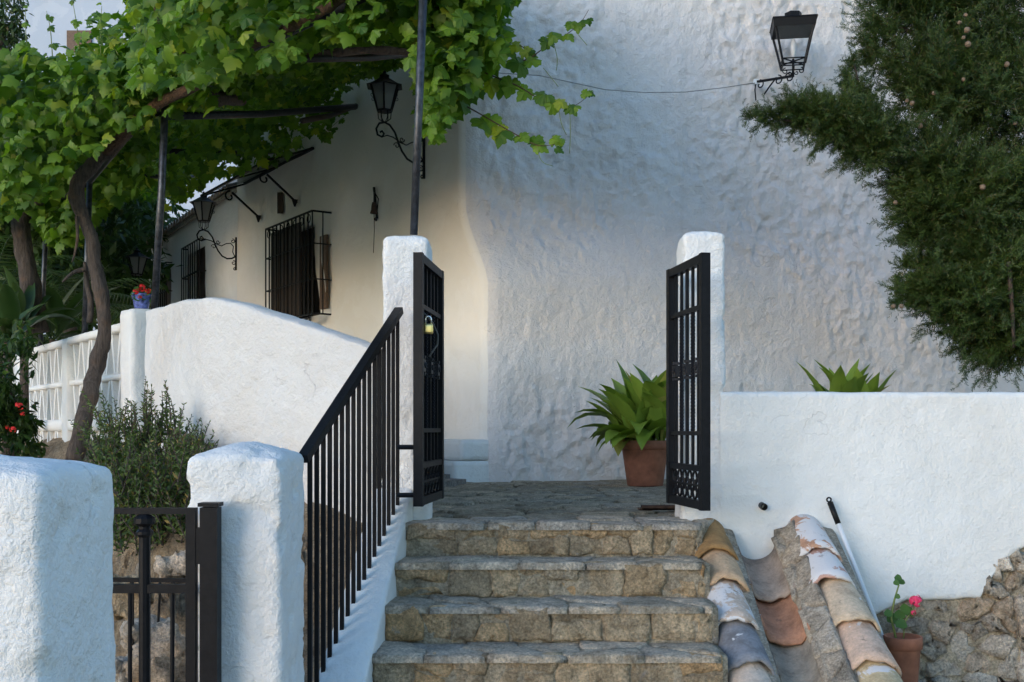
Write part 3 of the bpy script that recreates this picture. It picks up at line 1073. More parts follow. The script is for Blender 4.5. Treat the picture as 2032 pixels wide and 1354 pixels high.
# parapet of the terrace, left of the gate
def lumps(p):
    return 0.022*fbm(p*2.2, 3) + 0.016*np.maximum(fbm(p*8 + 5, 4, 0.6), -0.05)
P1, P2, P3 = V(-0.70, 6.30, 0), V(-1.918, 7.2, 0), V(-2.95, 9.05, 0)
def on_line(px, a, b):
    k = (px - CX) / F
    t = (k*a.y - a.x) / ((b.x - a.x) - k*(b.y - a.y))
    return a + (b - a)*t
path = []
for px, py in ((768, 690), (740, 680), (700, 667), (650, 651), (600, 635), (550, 620), (510, 608), (470, 597), (445, 591), (432, 589)):
    p = on_line(px, P1, P2)
    path.append((p.x, p.y, 0.75, EYE + (HY - py)*p.y/F))
for px, py in ((405, 594), (370, 601), (340, 608), (312, 614)):
    p = on_line(px, P2, P3)
    path.append((p.x, p.y, 0.95, EYE + (HY - py)*p.y/F))
o = wall_strip('terrace_parapet', path, 0.20, M['parapet'], None, 0.03, 0.022, lumps, False)
tag(o, 'lumpy white parapet wall rising in a curve left of the gate', 'wall')

# openwork block wall further left
lat = thing('openwork_wall', (-4.2, 11.0, 1.2), 'white openwork block wall with zigzag slats running back under the vine', 'wall')
L0 = on_line(290, V(-2.13, 8.0, 0), V(-5.6, 13.0, 0)); L1 = V(-6.3, 14.05, 0)
ld = (L1 - L0); LL = ld.to_2d().length; ld.normalize()
lnrm = V(ld.y, -ld.x, 0)
if lnrm.dot(V(0, -1, 0)) < 0: lnrm = -lnrm
def lp(t, z, off=0.0):
    p = L0 + ld*t + lnrm*off
    return V(p.x, p.y, z)
topz = 2.54
def lat_block(name, t0, t1, z0, z1, o0, o1, step=0.05, rnd=0.015, amp=0.008):
    P = [lp(t0,z0,o1), lp(t1,z0,o1), lp(t1,z0,o0), lp(t0,z0,o0), lp(t0,z1,o1), lp(t1,z1,o1), lp(t1,z1,o0), lp(t0,z1,o0)]
    return lumpy(name, P, step, rnd, M['white'], lat, lambda p: amp*fbm(p*7, 3))
lat_block('end_pillar', -0.14, 0.20, 0.9, topz+0.07, -0.16, 0.17, 0.05, 0.03, 0.012)
rows = [(2.10, 2.46), (1.70, 2.04), (1.26, 1.58)]
lat_block('coping', 0.20, LL, 2.46, topz, -0.09, 0.09)
lat_block('rail', 0.20, LL, 2.04, 2.10, -0.06, 0.075)
lat_block('rail', 0.20, LL, 1.58, 1.70, -0.06, 0.09)
lat_block('foot', 0.20, LL, 0.85, 1.26, -0.06, 0.08)
lat_block('backing', 0.20, LL, 1.2, 2.5, -0.10, -0.045)
lat_block('middle_pillar', 2.42, 2.66, 0.9, topz-0.01, -0.08, 0.095)
lat_block('middle_pillar', 4.85, 5.09, 0.9, topz-0.01, -0.08, 0.095)
for z0, z1 in rows:
    t = 0.27
    k = 0
    while t < LL - 0.1:
        if not (2.32 < t < 2.70 or 4.75 < t < 5.12):
            lean = 0.055 if k % 2 else -0.055
            MB().hexa([lp(t-0.026-lean, z0, 0.06), lp(t+0.026-lean, z0, 0.06), lp(t+0.026-lean, z0, -0.045), lp(t-0.026-lean, z0, -0.045),
                       lp(t-0.026+lean, z1, 0.06), lp(t+0.026+lean, z1, 0.06), lp(t+0.026+lean, z1, -0.045), lp(t-0.026+lean, z1, -0.045)]).build('slat', M['white'], lat)
        t += 0.18
        k += 1

# white kerb carrying the stair railing
ksl = RISE/TREAD
kp = []
for y in np.linspace(6.12, 3.4, 60):
    xk = -0.565 - 0.07*(5.87 - y) - 0.105
    zk = 1.135 - ksl*(5.87 - y)
    kp.append((xk, y, -0.05, max(zk, 0.1)))
o = wall_strip('stair_kerb', kp, 0.21, M['white'], None, 0.04, 0.02, lambda p: 0.010*fbm(p*5, 4))
tag(o, 'sloping white plastered kerb along the left side of the stone stairs', 'kerb')

# ================================================================== ironwork
def spiral(c, ex, ez, r0, r1, a0, a1, n=14):
    c, ex, ez = Vector(c), Vector(ex), Vector(ez)
    return [c + ex*(math.cos(a)*r) + ez*(math.sin(a)*r) for a, r in
            ((a0 + (a1-a0)*k/n, r0 + (r1-r0)*k/n) for k in range(n+1))]

# -- the two gate leaves, swung open towards the stairs
def gate_leaf(H, E, z0, z1, label, sheet=False):
    """H hinge foot, E free edge foot (plan)"""
    H, E = Vector(H), Vector(E)
    g = thing('gate_leaf', (H.x, H.y, z0), label, 'gate')
    d = (E - H); d.z = 0
    W = d.length; d.normalize()
    nrm = V(-d.y, d.x, 0)
    def q(t, z, o=0.0): return V(H.x, H.y, 0) + d*t + nrm*o + V(0, 0, z)
    Ht = z1 - z0
    T = 0.046
    def vb(t, za, zb, w, dp): return MB().bar(q(t, za), q(t, zb), w, dp, nrm)
    for t in (T/2, W - T/2):
        MB().hexa([q(t-T/2, z0, -T/2), q(t+T/2, z0, -T/2), q(t+T/2, z0, T/2), q(t-T/2, z0, T/2), q(t-T/2, z1, -T/2), q(t+T/2, z1, -T/2), q(t+T/2, z1, T/2), q(t-T/2, z1, T/2)]).build('stile', M['iron'], g)
    def hb(z, h, dp, name='rail'):
        MB().hexa([q(T, z-h/2, -dp/2), q(W-T, z-h/2, -dp/2), q(W-T, z-h/2, dp/2), q(T, z-h/2, dp/2), q(T, z+h/2, -dp/2), q(W-T, z+h/2, -dp/2), q(W-T, z+h/2, dp/2), q(T, z+h/2, dp/2)]).build(name, M['iron'], g)
    hb(z1 - T/2 - 0.001, T - 0.004, T - 0.004); hb(z0 + T/2 + 0.001, T - 0.004, T - 0.004)
    zr1 = z1 - 0.205*Ht; zr2 = z1 - 0.70*Ht; zr3 = z1 - 0.838*Ht; zr4 = z1 - 0.855*Ht
    hb(zr1, 0.024, 0.026); hb(zr2, 0.022, 0.026); hb(zr3, 0.030, 0.036)
    zc = z1 - 0.44*Ht
    nb = 5
    for k in range(nb):
        t = T + (W - 2*T)*(k + 0.7)/(nb + 0.4)
        if k % 2 == 0:
            MB().bar(q(t, zr3), q(t, z1 - T), 0.016, 0.016, nrm).build('bar', M['iron'], g)
            # cast collar in the middle of each plain bar
            MB().box(q(t, zc), (0.06, 0.03, 0.06), Matrix.Rotation(math.atan2(d.y, d.x), 3, 'Z')).box(q(t, zc+0.042), (0.036, 0.034, 0.014)).box(q(t, zc-0.042), (0.036, 0.034, 0.014)).tube(spiral(q(t, zc, 0.018), d, V(0,0,1), 0.018, 0.004, 0, 8, 10), 0.004, 5).tube(spiral(q(t, zc, -0.018), d, V(0,0,1), 0.018, 0.004, 0, 8, 10), 0.004, 5).build('collar', M['iron_worn'], g)
        else:
            MB().bar(q(t, zr1), q(t, z1 - T), 0.014, 0.014, nrm).bar(q(t, zr3), q(t, zr2), 0.014, 0.014, nrm).twist(q(t, zr2), q(t, zr1), 0.0125, 9, 72).build('twisted_bar', M['iron'], g)
    # scrolled foot panel
    zp0, zp1 = z0 + T, zr3 - 0.015
    zm = (zp0 + zp1)/2
    hb(zm, 0.010, 0.016)
    np_ = 6
    for k in range(np_):
        t = T + (W - 2*T)*(k + 0.5)/np_
        r = (W - 2*T)/np_*0.40
        for sgn in (1, -1):
            zc2 = zp1 - r*1.05 if sgn > 0 else zp0 + r*1.05
            m2 = MB().tube(spiral(q(t, zc2), d, V(0,0,sgn), r*0.95, r*0.95, 0.1, 3.04, 8), 0.0065, 5)
            m2.tube([q(t - r*0.95, zc2), q(t - r*0.5, zm)], 0.006, 5).tube([q(t + r*0.95, zc2), q(t + r*0.5, zm)], 0.006, 5)
            m2.tube([q(t, zc2 - sgn*r*0.2), q(t, zm)], 0.0055, 5)
            m2.build('scroll', M['iron'], g)
    if sheet:
        MB().hexa([q(T*0.6, z0+T, -0.016), q(W-T*0.6, z0+T, -0.016), q(W-T*0.6, z0+T, -0.020), q(T*0.6, z0+T, -0.020), q(T*0.6, z1-T, -0.016), q(W-T*0.6, z1-T, -0.016), q(W-T*0.6, z1-T, -0.020), q(T*0.6, z1-T, -0.020)]).build('backing_sheet', M['iron'], g)
        for zz_ in (z0 + 0.055, z0 + 0.29):
            MB().tube([q(W - T*0.5, zz_, -0.02), q(W - T*0.5, zz_, -0.02) + V(-0.085, -0.01, 0)], 0.012, 8).build('bolt', M['iron'], g)
    else:
        MB().tube(spiral(q(W - T - 0.03, zr1 - 0.08, 0.02), d, V(0,0,1), 0.024, 0.024, 0, 6.28, 14), 0.004, 6).build('pull_ring', M['rust'], g)
    for zz_ in (z0 + 0.15, z1 - 0.15):
        MB().lathe([(0.0, -0.04), (0.017, -0.04), (0.017, 0.04), (0.0, 0.04)], 10, q(-0.012, zz_)).build('hinge', M['iron'], g)
    return g, q, W

HR, ER = at(1330, 0, 6.08), at(1401, 0, 5.47)
gR, qR, WR = gate_leaf((HR.x, HR.y, 0), (ER.x, ER.y, 0), 1.197, 2.472, 'black iron gate leaf with twisted bars in front of the pot plant')
HL, EL = at(873, 0, 6.08), at(829, 0, 5.41)
gL, qL, WL = gate_leaf((HL.x, HL.y, 0), (EL.x, EL.y, 0), 1.222, 2.464, 'black iron gate leaf with a brass padlock beside the stair railing', True)

# padlock and its cable
pc = at(846, 652, 5.50)
pc = V(pc.x + 0.01, pc.y, pc.z)
pl = thing('padlock', pc, 'brass padlock with steel shackle hanging on the left gate leaf', 'padlock')
m2 = MB()
W_, fc_ = lumpy_mesh(box8(pc.x-0.024, pc.x+0.024, pc.y-0.012, pc.y+0.012, pc.z-0.028, pc.z+0.024), 0.01, 0.005)
m2.add(W_, fc_).build('body', M['brass'], pl, True)
sh = [pc + V(-0.014, 0, 0.018), pc + V(-0.014, 0, 0.045)] + [pc + V(-0.014*math.cos(a), 0, 0.045 + 0.015*math.sin(a)) for a in np.linspace(0.3, 2.84, 7)] + [pc + V(0.014, 0, 0.045), pc + V(0.014, 0, 0.018)]
MB().tube(sh, 0.0045, 8).build('shackle', M['steel'], pl, True)
cb = [at(840, 620, 5.55), at(858, 640, 5.60), at(869, 665, 5.64), at(868, 684, 5.64), at(858, 698, 5.62), at(852, 708, 5.60)]
o = MB().tube(cb, 0.005, 7).build('locking_cable', M['cable'], None, True)
tag(o, 'thin grey cable looping below the brass padlock', 'cable')

# -- stair railing
rail = thing('stair_railing', (-0.72, 5.3, 0.5), 'black iron railing with slim uprights climbing the left side of the stairs', 'railing')
TA, TB = at(792, 616, 6.0), at(606, 904, 4.66)
def rail_x(y): return TA.x + (TB.x - TA.x)*(TA.y - y)/(TA.y - TB.y)
BA = V(rail_x(6.0), 6.0, 1.19)
BB = V(rail_x(4.8), 4.8, 1.19 - 0.602*1.2)
dB = (BB - BA); BB2 = BA + dB*1.35; dT = (TB - TA)
m2 = MB().bar(TA, TB + dT*0.02, 0.045, 0.036)
m2.build('handrail', M['iron'], rail)
MB().bar(BA, BB2, 0.04, 0.022).build('foot_rail', M['iron'], rail)
nb = 17
for k in range(nb):
    f = (k + 0.35)/nb
    a = TA.lerp(TB, f)
    # foot on the lower rail at the same distance
    g_ = (BA.y - a.y)/(BA.y - BB2.y)
    b = BA.lerp(BB2, g_)
    MB().bar(b, a - V(0, 0, 0.01), 0.019, 0.019).build('upright', M['iron'], rail)
for f in (0.25, 0.62, 0.95):
    p = BA.lerp(BB, f)
    MB().hexa([p + V(-0.015, -0.02, -0.12), p + V(0.03, -0.02, -0.12), p + V(0.03, 0.02, -0.12), p + V(-0.015, 0.02, -0.12),
               p + V(-0.015, -0.02, 0.0), p + V(0.015, -0.02, 0.0), p + V(0.015, 0.02, 0.0), p + V(-0.015, 0.02, 0.0)]).build('bracket', M['iron'], rail)

# -- small garden gate between the near pillars
gp = at(418, 0, 4.12)
o = MB().box((gp.x, 4.12, 0.63), (0.064, 0.064, 1.36)).box((gp.x, 4.12, at(0, 1001, 4.12).z), (0.076, 0.076, 0.014)).build('gate_hinge_post', M['iron'], None)
tag(o, 'square black iron hinge post standing in front of the white pillar', 'post')
sg = thing('garden_gate', at(388, 1400, 4.12), 'small black iron garden gate between the two near white pillars', 'gate')
yG = 4.12
def gpx(px, py): return at(px, py, yG)
xr_, xl_ = gpx(390, 0).x, gpx(388, 0).x - 0.95
zt_, zm_ = gpx(0, 1014).z, gpx(0, 1168).z
zb0 = 0.18
MB().box((xr_-0.018, yG, (zb0+zt_)/2+0.006), (0.036, 0.036, zt_-zb0+0.012)).build('stile', M['iron'], sg)
MB().box((xl_+0.018, yG, (zb0+zt_)/2+0.006), (0.036, 0.036, zt_-zb0+0.012)).build('stile', M['iron'], sg)
for z, h in ((zt_, 0.022), (zm_, 0.032), (zb0+0.02, 0.032)):
    MB().box(((xr_+xl_)/2, yG, z), (xr_-xl_-0.074, 0.03, h)).build('rail', M['iron'], sg)
for k, (px, thick_, full) in enumerate(((342, 0.016, 0), (287, 0.042, 1), (258, 0.016, 0), (200, 0.016, 0), (140, 0.042, 1), (90, 0.016, 0), (30, 0.016, 0))):
    x = gpx(px, 0).x
    zt2 = zt_-0.012 if full else zm_-0.016
    m2 = MB().tube([(x, yG, zb0+0.03), (x, yG, zt2)], thick_/2, 10)
    if full:
        m2.lathe([(0.024, 0), (0.032, 0.01), (0.032, 0.02), (0.024, 0.03)], 12, (x, yG, zt2-0.085))
        m2.lathe([(0.024, 0), (0.040, 0.012), (0.040, 0.03), (0.02, 0.045)], 12, (x, yG, zt2-0.045))
    m2.build('bar', M['iron'], sg, False)
MB().box((gpx(395, 0).x, yG, gpx(0, 1083).z), (0.035, 0.03, 0.135)).build('hinge', M['iron'], sg)
gr = thing('garden_railing', at(300, 1400, 4.85), 'low thin black rail behind the small garden gate', 'railing')
a, b = at(150, 1150, 4.85), at(372, 1152, 4.85)
MB().bar(a, b, 0.02, 0.018).build('rail', M['iron'], gr)
for px in (180, 262, 343):
    p = at(px, 1151, 4.85)
    MB().bar((p.x, p.y, 0.02), p, 0.014, 0.014).build('bar', M['iron'], gr)
hw = [at(318, 1150, 4.95), at(316, 1200, 5.0), at(313, 1250, 5.0), at(318, 1275, 4.98), at(336, 1290, 4.95), at(372, 1293, 4.92)]
o = MB().tube(hw, 0.006, 6).build('black_hose', M['black_plastic'], None, True)
tag(o, 'thin black hose hanging down the rocky bank behind the small gate', 'hose')

# -- pergola poles and rods
PG = 4.15
perg = thing('pergola', at(820, 462, POST_Y+0.14), 'iron pergola of slim poles and rods carrying the grape vine', 'pergola')
p_a, p_b = at(821, 466, POST_Y+0.14), at(842, -60, POST_Y+0.10)
MB().tube([p_a, p_a.lerp(p_b, 0.5), p_b], [0.022, 0.023, 0.024], 12).build('pole', M['pipe'], perg, True)
q_a, q_b = at(306, 618, 9.0), at(329, 165, 9.0)
MB().tube([q_a, q_a.lerp(q_b, 0.55) + V(0.01, 0, 0), q_b], 0.030, 12).build('pole', M['pipe'], perg, True)
r_a, r_b = at(168, 662, 11.0), at(178, 360, 11.0)
MB().tube([r_a, r_b], 0.028, 10).build('pole', M['pipe'], perg, True)
s_a, s_b = at(80, 690, 12.9), at(94, 400, 12.9)
MB().tube([s_a, s_b], 0.028, 10).build('pole', M['pipe'], perg, True)
def prod(a, b, r=0.03, mat='iron_worn'):
    MB().tube([a, a.lerp(b, 0.5) - V(0, 0, 0.03), b], r, 8).build('rod', M[mat], perg, True)
prod(at(270, 232, 9.3), at(705, 212, 12.6), 0.035)
prod(at(330, 165, 9.0), at(842, -60, POST_Y+0.10), 0.025)
prod(at(330, 165, 9.0), at(178, 362, 11.0), 0.025)
prod(at(178, 362, 11.0), at(94, 402, 12.9), 0.025)
prod(at(330, 300, 13.0), at(560, 300, 15.2), 0.03)
prod(at(270, 350, 14.5), at(420, 345, 16.8), 0.03)
prod(at(385, 160, 9.5), at(456, 160, 11), 0.03)
prod(at(600, 240, 11.2), at(706, 210, 12.9), 0.030, 'wood')
prod(at(560, 118, 8.2), at(880, 100, 10.6), 0.028, 'wood')

# -- wall lanterns
def lantern(name, label, base, rz, s=1.0, group=None, arm=True):
    t = thing(name, base, label, 'lantern', group, rz)
    X = 0.47
    def mk(mb, nm, mat, par, sm=False):
        if s != 1.0: mb.xform(Matrix.Scale(s, 4))
        return mb.build(nm, mat, par, sm, local=True)
    if arm:
        mb = MB().bar((0.012, 0, -0.52), (0.012, 0, -0.06), 0.022, 0.02)
        mb.tube(spiral((0.03, 0, -0.50), V(1,0,0), V(0,0,1), 0.022, 0.006, -2, 5, 10), 0.006, 6)
        mk(mb, 'wall_plate', M['iron'], t)
        S = [V(0.02,0,-0.33), V(0.07,0,-0.36), V(0.14,0,-0.37), V(0.21,0,-0.34), V(0.27,0,-0.27), V(0.31,0,-0.19), V(0.35,0,-0.09), V(0.41,0,-0.02), V(0.47,0,0.0), V(0.53,0,-0.02), V(0.565,0,-0.08), V(0.55,0,-0.14), V(0.50,0,-0.155), V(0.475,0,-0.12), V(0.50,0,-0.095), V(0.52,0,-0.11)]
        mk(MB().tube(S, 0.011, 8), 'scroll_arm', M['iron'], t, True)
        mb = MB().tube([V(0.50,0,-0.155), V(0.44,0,-0.13), V(0.37,0,-0.14), V(0.29,0,-0.18), V(0.22,0,-0.20), V(0.15,0,-0.16), V(0.09,0,-0.15), V(0.05,0,-0.19), V(0.06,0,-0.27), V(0.03,0,-0.33)], 0.007, 6)
        mb.tube(spiral((0.33,0,-0.22), V(1,0,0), V(0,0,1), 0.035, 0.008, 0, 7, 12), 0.006, 6)
        mb.tube(spiral((0.27,0,-0.15), V(1,0,0), V(0,0,1), 0.030, 0.008, 3, 10, 12), 0.006, 6)
        mb.tube(spiral((0.05,0,-0.42), V(1,0,0), V(0,0,1), 0.035, 0.008, 1.5, 9, 12), 0.006, 6)
        mb.tube(spiral((0.06,0,-0.12), V(1,0,0), V(0,0,1), 0.035, 0.008, 1.5, 9, 12), 0.006, 6)
        mk(mb, 'scrollwork', M['iron'], t, True)
    mb = MB()
    for j in range(6):
        a = math.pi/6 + j*math.pi/3
        mb.tube([V(X + 0.015*math.cos(a), 0.015*math.sin(a), 0.0), V(X + 0.062*math.cos(a), 0.062*math.sin(a), 0.035), V(X + 0.068*math.cos(a), 0.068*math.sin(a), 0.11)], 0.005, 5)
    mk(mb, 'basket', M['iron'], t)
    mk(MB().frustum(0.082, 0.105, 0.088, 0.122, 6, (X, 0, 0), 0), 'base_ring', M['iron'], t)
    fr = MB()
    for j in range(6):
        a = j*math.pi/3
        fr.tube([V(X + 0.080*math.cos(a), 0.080*math.sin(a), 0.12), V(X + 0.155*math.cos(a), 0.155*math.sin(a), 0.37)], 0.010, 6)
        fr.tube(spiral((X + 0.140*math.cos(a), 0.140*math.sin(a), 0.26), V(math.cos(a), math.sin(a), 0), V(0,0,1), 0.022, 0.005, -2.5, 4, 9), 0.0035, 4)
    mk(fr, 'frame', M['iron'], t)
    for j in range(6):
        a, b = j*math.pi/3, (j+1)*math.pi/3
        g_ = MB().add([V(X + 0.076*math.cos(a), 0.076*math.sin(a), 0.125), V(X + 0.076*math.cos(b), 0.076*math.sin(b), 0.125), V(X + 0.150*math.cos(b), 0.150*math.sin(b), 0.365), V(X + 0.150*math.cos(a), 0.150*math.sin(a), 0.365)], [(0,1,2,3)])
        mk(g_, 'pane', M['frosted'], t)
    mb = MB().frustum(0.205, 0.362, 0.16, 0.378, 6, (X,0,0), 0).frustum(0.16, 0.378, 0.045, 0.45, 6, (X,0,0), 0).frustum(0.045, 0.45, 0.055, 0.475, 6, (X,0,0), 0).frustum(0.05, 0.475, 0.012, 0.50, 6, (X,0,0), 0)
    mb.lathe([(0.0, 0.49), (0.02, 0.505), (0.012, 0.52), (0.0, 0.53)], 8, (X,0,0))
    mk(mb, 'roof', M['iron'], t)
    mk(MB().lathe([(0.0, 0.14), (0.018, 0.15), (0.03, 0.22), (0.02, 0.27), (0.0, 0.29)], 10, (X,0,0)), 'bulb', M['bulb'], t, True)
    return t
rzF = math.atan2(NF.y, NF.x)
w1 = fac(843, 245); lantern('wall_lantern', 'large black scroll-arm wall lantern right beside the pergola pole', (w1.x, w1.y, at(0, 246, w1.y - 0.2).z), rzF, 1.0, 'scroll-arm wall lanterns')
w2 = fac(470, 460); lantern('wall_lantern', 'smaller far black scroll-arm wall lantern beside the iron door canopy', (w2.x, w2.y, at(0, 458, w2.y - 0.2).z), rzF, 1.05, 'scroll-arm wall lanterns')
# lantern on a post in the shade of the trees
w3 = at(272, 560, 18.5)
lp_ = lantern('garden_lantern', 'faint grey post lantern in the dark trees above the red geranium', (w3.x - 0.47*1.1, w3.y, w3.z), 0, 1.1, None, False)
MB().tube([V(0.47*1.1, 0, -2.2), V(0.47*1.1, 0, 0.02)], 0.03, 8).build('post', M['iron'], lp_, True, local=True)

# -- street lantern on the rough wall (square hood)
mw = at(1500, 163, 11.05); ml = at(1574, 150, 10.72)
# bring the foot of the arm onto the wall surface
k_ = (C0 - mw).dot(NG); mw2 = hit(1500, 163, C0 + NG*0.02, NG)
sc_ = mw2.y/11.05
ml = at(1574, 151, mw2.y - 0.33)
sl = thing('street_lantern', mw2, 'black square-hooded street lantern on an iron arm high on the rough wall', 'lantern')
dv = (ml - mw2); dh = V(dv.x, dv.y, 0).normalized()
MB().bar(mw2 + V(0,0,0.0), ml, 0.022, 0.022).build('arm', M['iron'], sl)
for pth, rad in (([mw2 + V(0,0,-0.15) + dh*0.10, mw2 + dh*0.16 + V(0,0,-0.09), mw2 + dh*0.25 + V(0,0,-0.01)], 0.008),
                 (spiral(mw2 + dh*0.05 + V(0,0,-0.04), dh, V(0,0,1), 0.05, 0.012, 1.5, -4, 12), 0.007),
                 (spiral(mw2 + dh*0.27 + V(0,0,-0.045), dh, V(0,0,1), 0.052, 0.012, 1.5, -5, 12), 0.007),
                 (spiral(mw2 + dh*0.40 + V(0,0,-0.05), dh, V(0,0,1), 0.055, 0.012, 2.5, -5, 12), 0.007),
                 ([mw2, mw2 + V(-0.01,0,-0.08), mw2 + V(0.0,0,-0.19)], 0.007)):
    MB().tube(pth, rad, 6).build('scroll', M['iron'], sl, True)
MB().box(mw2 + V(0, 0, 0.0), (0.05, 0.04, 0.05)).build('wall_plate', M['white_plastic'], sl)
def rel(z): return ml + V(0, 0, z)
ang0 = math.pi/4 + R(-9)
mb = MB().tube([rel(-0.01), rel(0.24)], 0.012, 8)
for j in range(4):
    a = ang0 - math.pi/4 + j*math.pi/2
    e = V(math.cos(a), math.sin(a), 0)
    mb.tube(spiral(rel(0.05) + e*0.075, e, V(0,0,1), 0.034, 0.008, 1.6, -4.5, 12), 0.0055, 5)
    mb.tube(spiral(rel(0.03) + e*0.032, e, V(0,0,1), 0.022, 0.008, 3, 9, 10), 0.005, 5)
mb.build('stem', M['iron'], sl, True)
fr = MB()
for z, r_ in ((0.095, 0.148), (0.145, 0.160)):
    cs = [rel(z) + V(math.cos(ang0 + j*math.pi/2)*r_, math.sin(ang0 + j*math.pi/2)*r_, 0) for j in range(4)]
    for j in range(4):
        fr.tube([cs[j], cs[(j+1) % 4]], 0.007, 5)
    if z > 0.12:
        fr.tube([cs[0], cs[2]], 0.007, 5).tube([cs[1], cs[3]], 0.007, 5)
for j in range(4):
    a = ang0 + j*math.pi/2
    e = V(math.cos(a), math.sin(a), 0)
    fr.tube([rel(0.09) + e*0.148, rel(0.46) + e*0.262], 0.012, 6)
fr.build('frame', M['iron'], sl)
for j in range(4):
    a, b = ang0 + j*math.pi/2, ang0 + (j+1)*math.pi/2
    ea, eb = V(math.cos(a), math.sin(a), 0), V(math.cos(b), math.sin(b), 0)
    MB().add([rel(0.15) + ea*0.158, rel(0.15) + eb*0.158, rel(0.46) + eb*0.254, rel(0.46) + ea*0.254], [(0,1,2,3)]).build('pane', M['glass'], sl)
mb = MB()
mb.frustum(0.282, 0.44, 0.298, 0.515, 4, ml, ang0)
mb.frustum(0.308, 0.515, 0.30, 0.528, 4, ml, ang0)
mb.frustum(0.30, 0.528, 0.09, 0.58, 4, ml, ang0)
mb.frustum(0.085, 0.58, 0.085, 0.625, 6, ml, 0)
mb.frustum(0.07, 0.625, 0.02, 0.645, 6, ml, 0)
mb.build('hood', M['iron'], sl)
MB().lathe([(0.0, 0.17), (0.014, 0.17), (0.016, 0.20), (0.028, 0.25), (0.028, 0.33), (0.015, 0.36), (0.0, 0.365)], 12, ml).build('bulb', M['bulb'], sl, True)

# cable along the rough wall to the street lantern
cpts = []
for px, py in ((930, 140), (1000, 146), (1070, 150), (1130, 163), (1200, 178), (1280, 184), (1360, 183), (1430, 175), (1498, 165)):
    cpts.append(hit(px, py, C0 + NG*0.035, NG))
M['wall_cable'] = plain('painted_cable', (0.30, 0.29, 0.28), 0.7, 0, 0.3)
o = MB().tube(cpts, 0.0048, 6).build('wall_cable', M['wall_cable'], None, True)
tag(o, 'thin cable sagging across the rough wall to the street lantern', 'cable')

# -- wall bell with its chain
bell = thing('wall_bell', fac(745, 400), 'small iron bell with a pull chain on a wall bracket right of the window', 'bell')
bp = fac(745, 400, 0.03)
pt_b, pb_b = fac(742, 372, 0.03), fac(748, 434, 0.03)
mb = MB().bar(pt_b, pb_b, 0.022, 0.02)
mb.tube([fac(742,372,0.03), fac(745,385,0.05), fac(751,395,0.04), fac(748,420,0.03)], 0.007, 5)
mb.tube(spiral(fac(746, 436, 0.04), U, V(0,0,1), 0.03, 0.008, 0, 7, 10), 0.007, 5)
mb.build('bracket', M['iron'], bell)
hk = [fac(742, 385, 0.03), fac(742, 382, 0.09), fac(742, 383, 0.14), fac(742, 388, 0.175), fac(742, 396, 0.185), fac(742, 401, 0.185)]
MB().tube(hk, 0.006, 6).build('hook', M['iron'], bell, True)
bc = hk[-1]
MB().lathe([(0.0, 0.0), (0.02, -0.005), (0.028, -0.04), (0.033, -0.09), (0.045, -0.125), (0.04, -0.127), (0.0, -0.05)], 14, bc).build('bell_body', M['rust'], bell, True)
MB().tube([bc + V(0,0,-0.08), bc + V(0.005,0,-0.3), bc + V(-0.005,0,-0.56)], 0.0045, 5).build('chain', M['rust'], bell, True)

# -- window cage on the facade
cage = thing('window_cage', fpt(4.3, 2.98), 'black projecting iron window cage with dark wooden boards inside', 'window grille')
t0, t1, z0, z1, off = 3.52, 5.04, 3.00, 4.24, 0.25
def cq(t, z, o): return fpt(t, z, o)
mb = MB()
for z in (z0, z1):
    mb.bar(cq(t0, z, 0), cq(t0, z, off), 0.02, 0.02).bar(cq(t1, z, 0), cq(t1, z, off), 0.02, 0.02).bar(cq(t0, z, off), cq(t1, z, off), 0.02, 0.02)
for z in (z0 + 0.42, z0 + 0.85):
    mb.bar(cq(t0, z, 0), cq(t0, z, off), 0.014, 0.014).bar(cq(t1, z, 0), cq(t1, z, off), 0.014, 0.014).bar(cq(t0, z, off), cq(t1, z, off), 0.014, 0.014)
mb.build('frame', M['iron'], cage)
for k in range(13):
    t = t0 + (t1 - t0)*k/12
    MB().bar(cq(t, z0, off), cq(t, z1, off), 0.016, 0.016).build('bar', M['iron'], cage)
for t in (t0, t1):
    MB().bar(cq(t, z0, off*0.45), cq(t, z1, off*0.45), 0.014, 0.014).build('bar', M['iron'], cage)
mb = MB()
for k in range(7):
    t = t0 + (t1 - t0)*(k + 0.5)/7
    mb.tube(spiral(cq(t, z1 - 0.08, off), U, V(0,0,1), 0.05, 0.05, 0, 6.28, 12), 0.006, 5)
mb.build('ring_frieze', M['iron'], cage)
mb = MB().tube([cq(3.6, z0-0.02, 0.24), cq(3.9, z0-0.10, 0.12), cq(4.2, z0-0.08, 0.02)], 0.014, 6).tube([cq(3.55, z0-0.05, 0.28), cq(3.9, z0-0.05, 0.20)], 0.014, 6)
mb.build('under_scroll', M['iron'], cage)
nbd = 7
for k in range(nbd):
    a, b = 4.03 + (5.02-4.03)*k/nbd + 0.006, 4.03 + (5.02-4.03)*(k+1)/nbd - 0.006
    o_ = 0.19 + 0.006*(k % 2)
    MB().hexa([cq(a, z0+0.02, o_), cq(b, z0+0.02, o_), cq(b, z0+0.02, o_-0.02), cq(a, z0+0.02, o_-0.02), cq(a, z1-0.05, o_), cq(b, z1-0.05, o_), cq(b, z1-0.05, o_-0.02), cq(a, z1-0.05, o_-0.02)]).build('board', M['wood'], cage)
sh_ = MB().hexa([cq(3.56, 3.08, 0.05), cq(3.76, 3.08, 0.05), cq(3.76, 3.08, 0.02), cq(3.56, 3.08, 0.02), cq(3.56, 3.98, 0.05), cq(3.76, 3.98, 0.05), cq(3.76, 3.98, 0.02), cq(3.56, 3.98, 0.02)]).build('open_shutter', M['wood_brown'], None)
tag(sh_, 'brown wooden shutter folded back against the cream facade inside the cage', 'shutter')
